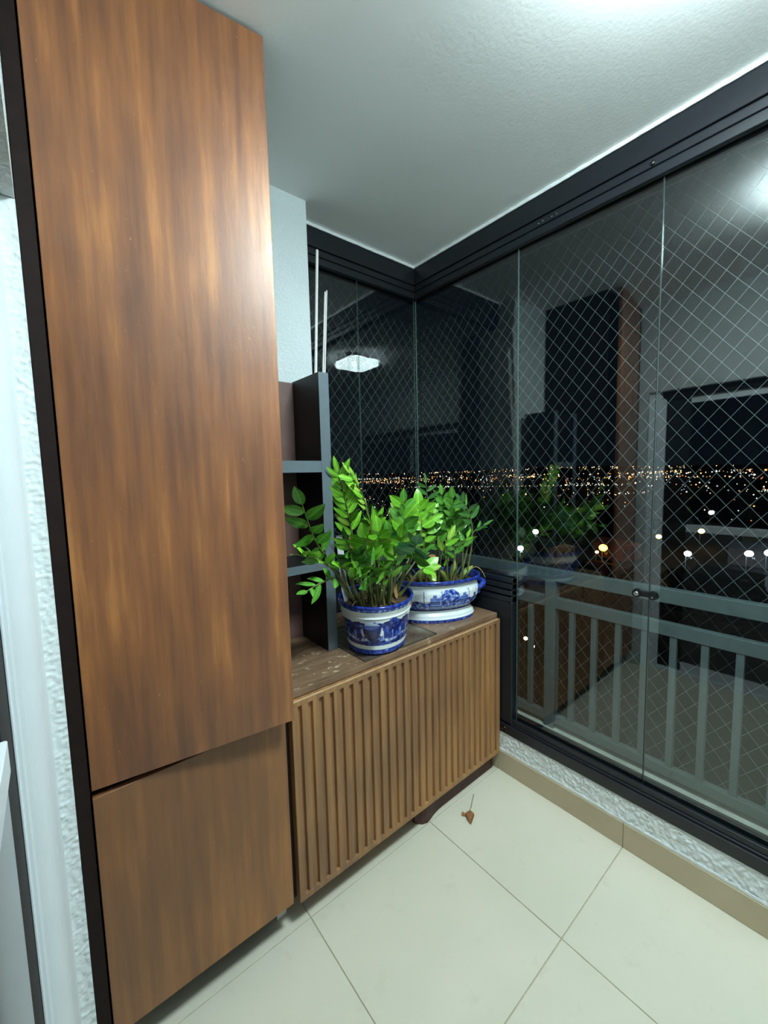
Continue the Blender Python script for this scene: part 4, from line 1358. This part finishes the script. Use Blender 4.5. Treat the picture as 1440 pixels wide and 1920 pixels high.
def house(x, y, w, d, h, rot, wall, roof, label):
    g = thing('house', (x, y, GZ), label, 'house', 'low houses below the balcony')
    R = Matrix.Translation((x, y, GZ)) @ Matrix.Rotation(math.radians(rot), 4, 'Z')
    m = MB(); m.M = R
    m.box(-w / 2, w / 2, -d / 2, d / 2, 0, h).build('walls', wall, g)
    m = MB(); m.M = R
    m.prism([(-d / 2 - 0.5, h), (d / 2 + 0.5, h), (0, h + d * 0.16)], 'x', -w / 2 - 0.5, w / 2 + 0.5).build('roof', roof, g)
    for k in range(3):
        m = MB(); m.M = R
        xx = -w / 2 + w * (k + 0.5) / 3
        m.box(xx - 0.6, xx + 0.6, -d / 2 - 0.05, -d / 2, h * 0.35, h * 0.75).build('window', M['house_win'], g)
        m = MB(); m.M = R
        yy = -d / 2 + d * (k + 0.5) / 3
        m.box(-w / 2 - 0.05, -w / 2, yy - 0.6, yy + 0.6, h * 0.35, h * 0.75).build('window', M['house_win'], g)
    return g


house(157, 84, 18, 10, 6, 60, M['house_wall'], M['house_roof'], 'long shed with a pale grey roof left of the sodium lamp')
house(176, 66, 14, 10, 6, 70, M['house_wall2'], M['house_roof2'], 'red house with a clay roof under the sodium lamp')
house(144, 25, 13, 9, 6, 80, M['house_wall'], M['house_roof'], 'grey roofed house in the right pane above the railing')
house(196, 22, 22, 12, 6, 85, M['house_wall'], M['house_roof'], 'pale long building under the lamps at the right edge')
house(132, 52, 12, 10, 5, 62, M['house_wall2'], M['house_roof2'], 'dark clay roofed house behind the top rail')
house(96, 22, 12, 9, 5, 80, M['house_wall'], M['house_roof2'], 'low house behind the balusters at the right')
house(150, 8, 12, 9, 6, 84, M['house_wall2'], M['house_roof'], 'grey roofed brick house at the far right above the top rail')

M['crown'] = plain('night_foliage', (38, 60, 34), 0.8, var=0.4, vscale=0.8)
M['trunk'] = plain('night_trunk', (52, 42, 34), 0.9)


def tree(x, y, h, r, seed, label):
    g = thing('tree', (x, y, GZ), label, 'tree', 'dark trees below the balcony')
    MB().tube([(x, y, GZ), (x + 0.2, y, GZ + h * 0.5)], [0.35, 0.22], 6).build('trunk', M['trunk'], g)
    m = MB()
    m.ball((x, y, GZ + h - r * 0.8), r, 10, 14, (1, 1, 0.85))
    c = Vector((x, y, GZ + h - r * 0.8))
    m.v = [tuple(c + (Vector(p) - c) * (1 + 0.38 * noise.noise(Vector(p) * 0.55 + Vector((seed, 0, 0))))) for p in m.v]
    m.build('crown', M['crown'], g)


rt_ = random.Random(9)
TL = 'dark leafy tree among the street lamps below the balcony'
HS = [(168, 84, 20), (176, 66, 15), (158, 34, 16), (196, 22, 18), (132, 52, 14), (96, 22, 14), (150, 12, 15)]
placed = []
for k in range(160):
    az = rt_.uniform(36, 88)
    D = rt_.uniform(120, 330)
    x, y = az_pt(az, D)
    h, r = rt_.uniform(6, 11), rt_.uniform(3.0, 5.2)
    if any(math.hypot(x - s_[0], y - s_[1]) < 10 for s_ in SL):
        continue
    if any(math.hypot(x - q[0], y - q[1]) < q[2] + r for q in HS) or any(math.hypot(x - q[0], y - q[1]) < (q[2] + r) * 1.5 for q in placed):
        continue
    placed.append((x, y, r))
    tree(x, y, h, r, k * 3.7, TL)
    if len(placed) >= 30:
        break
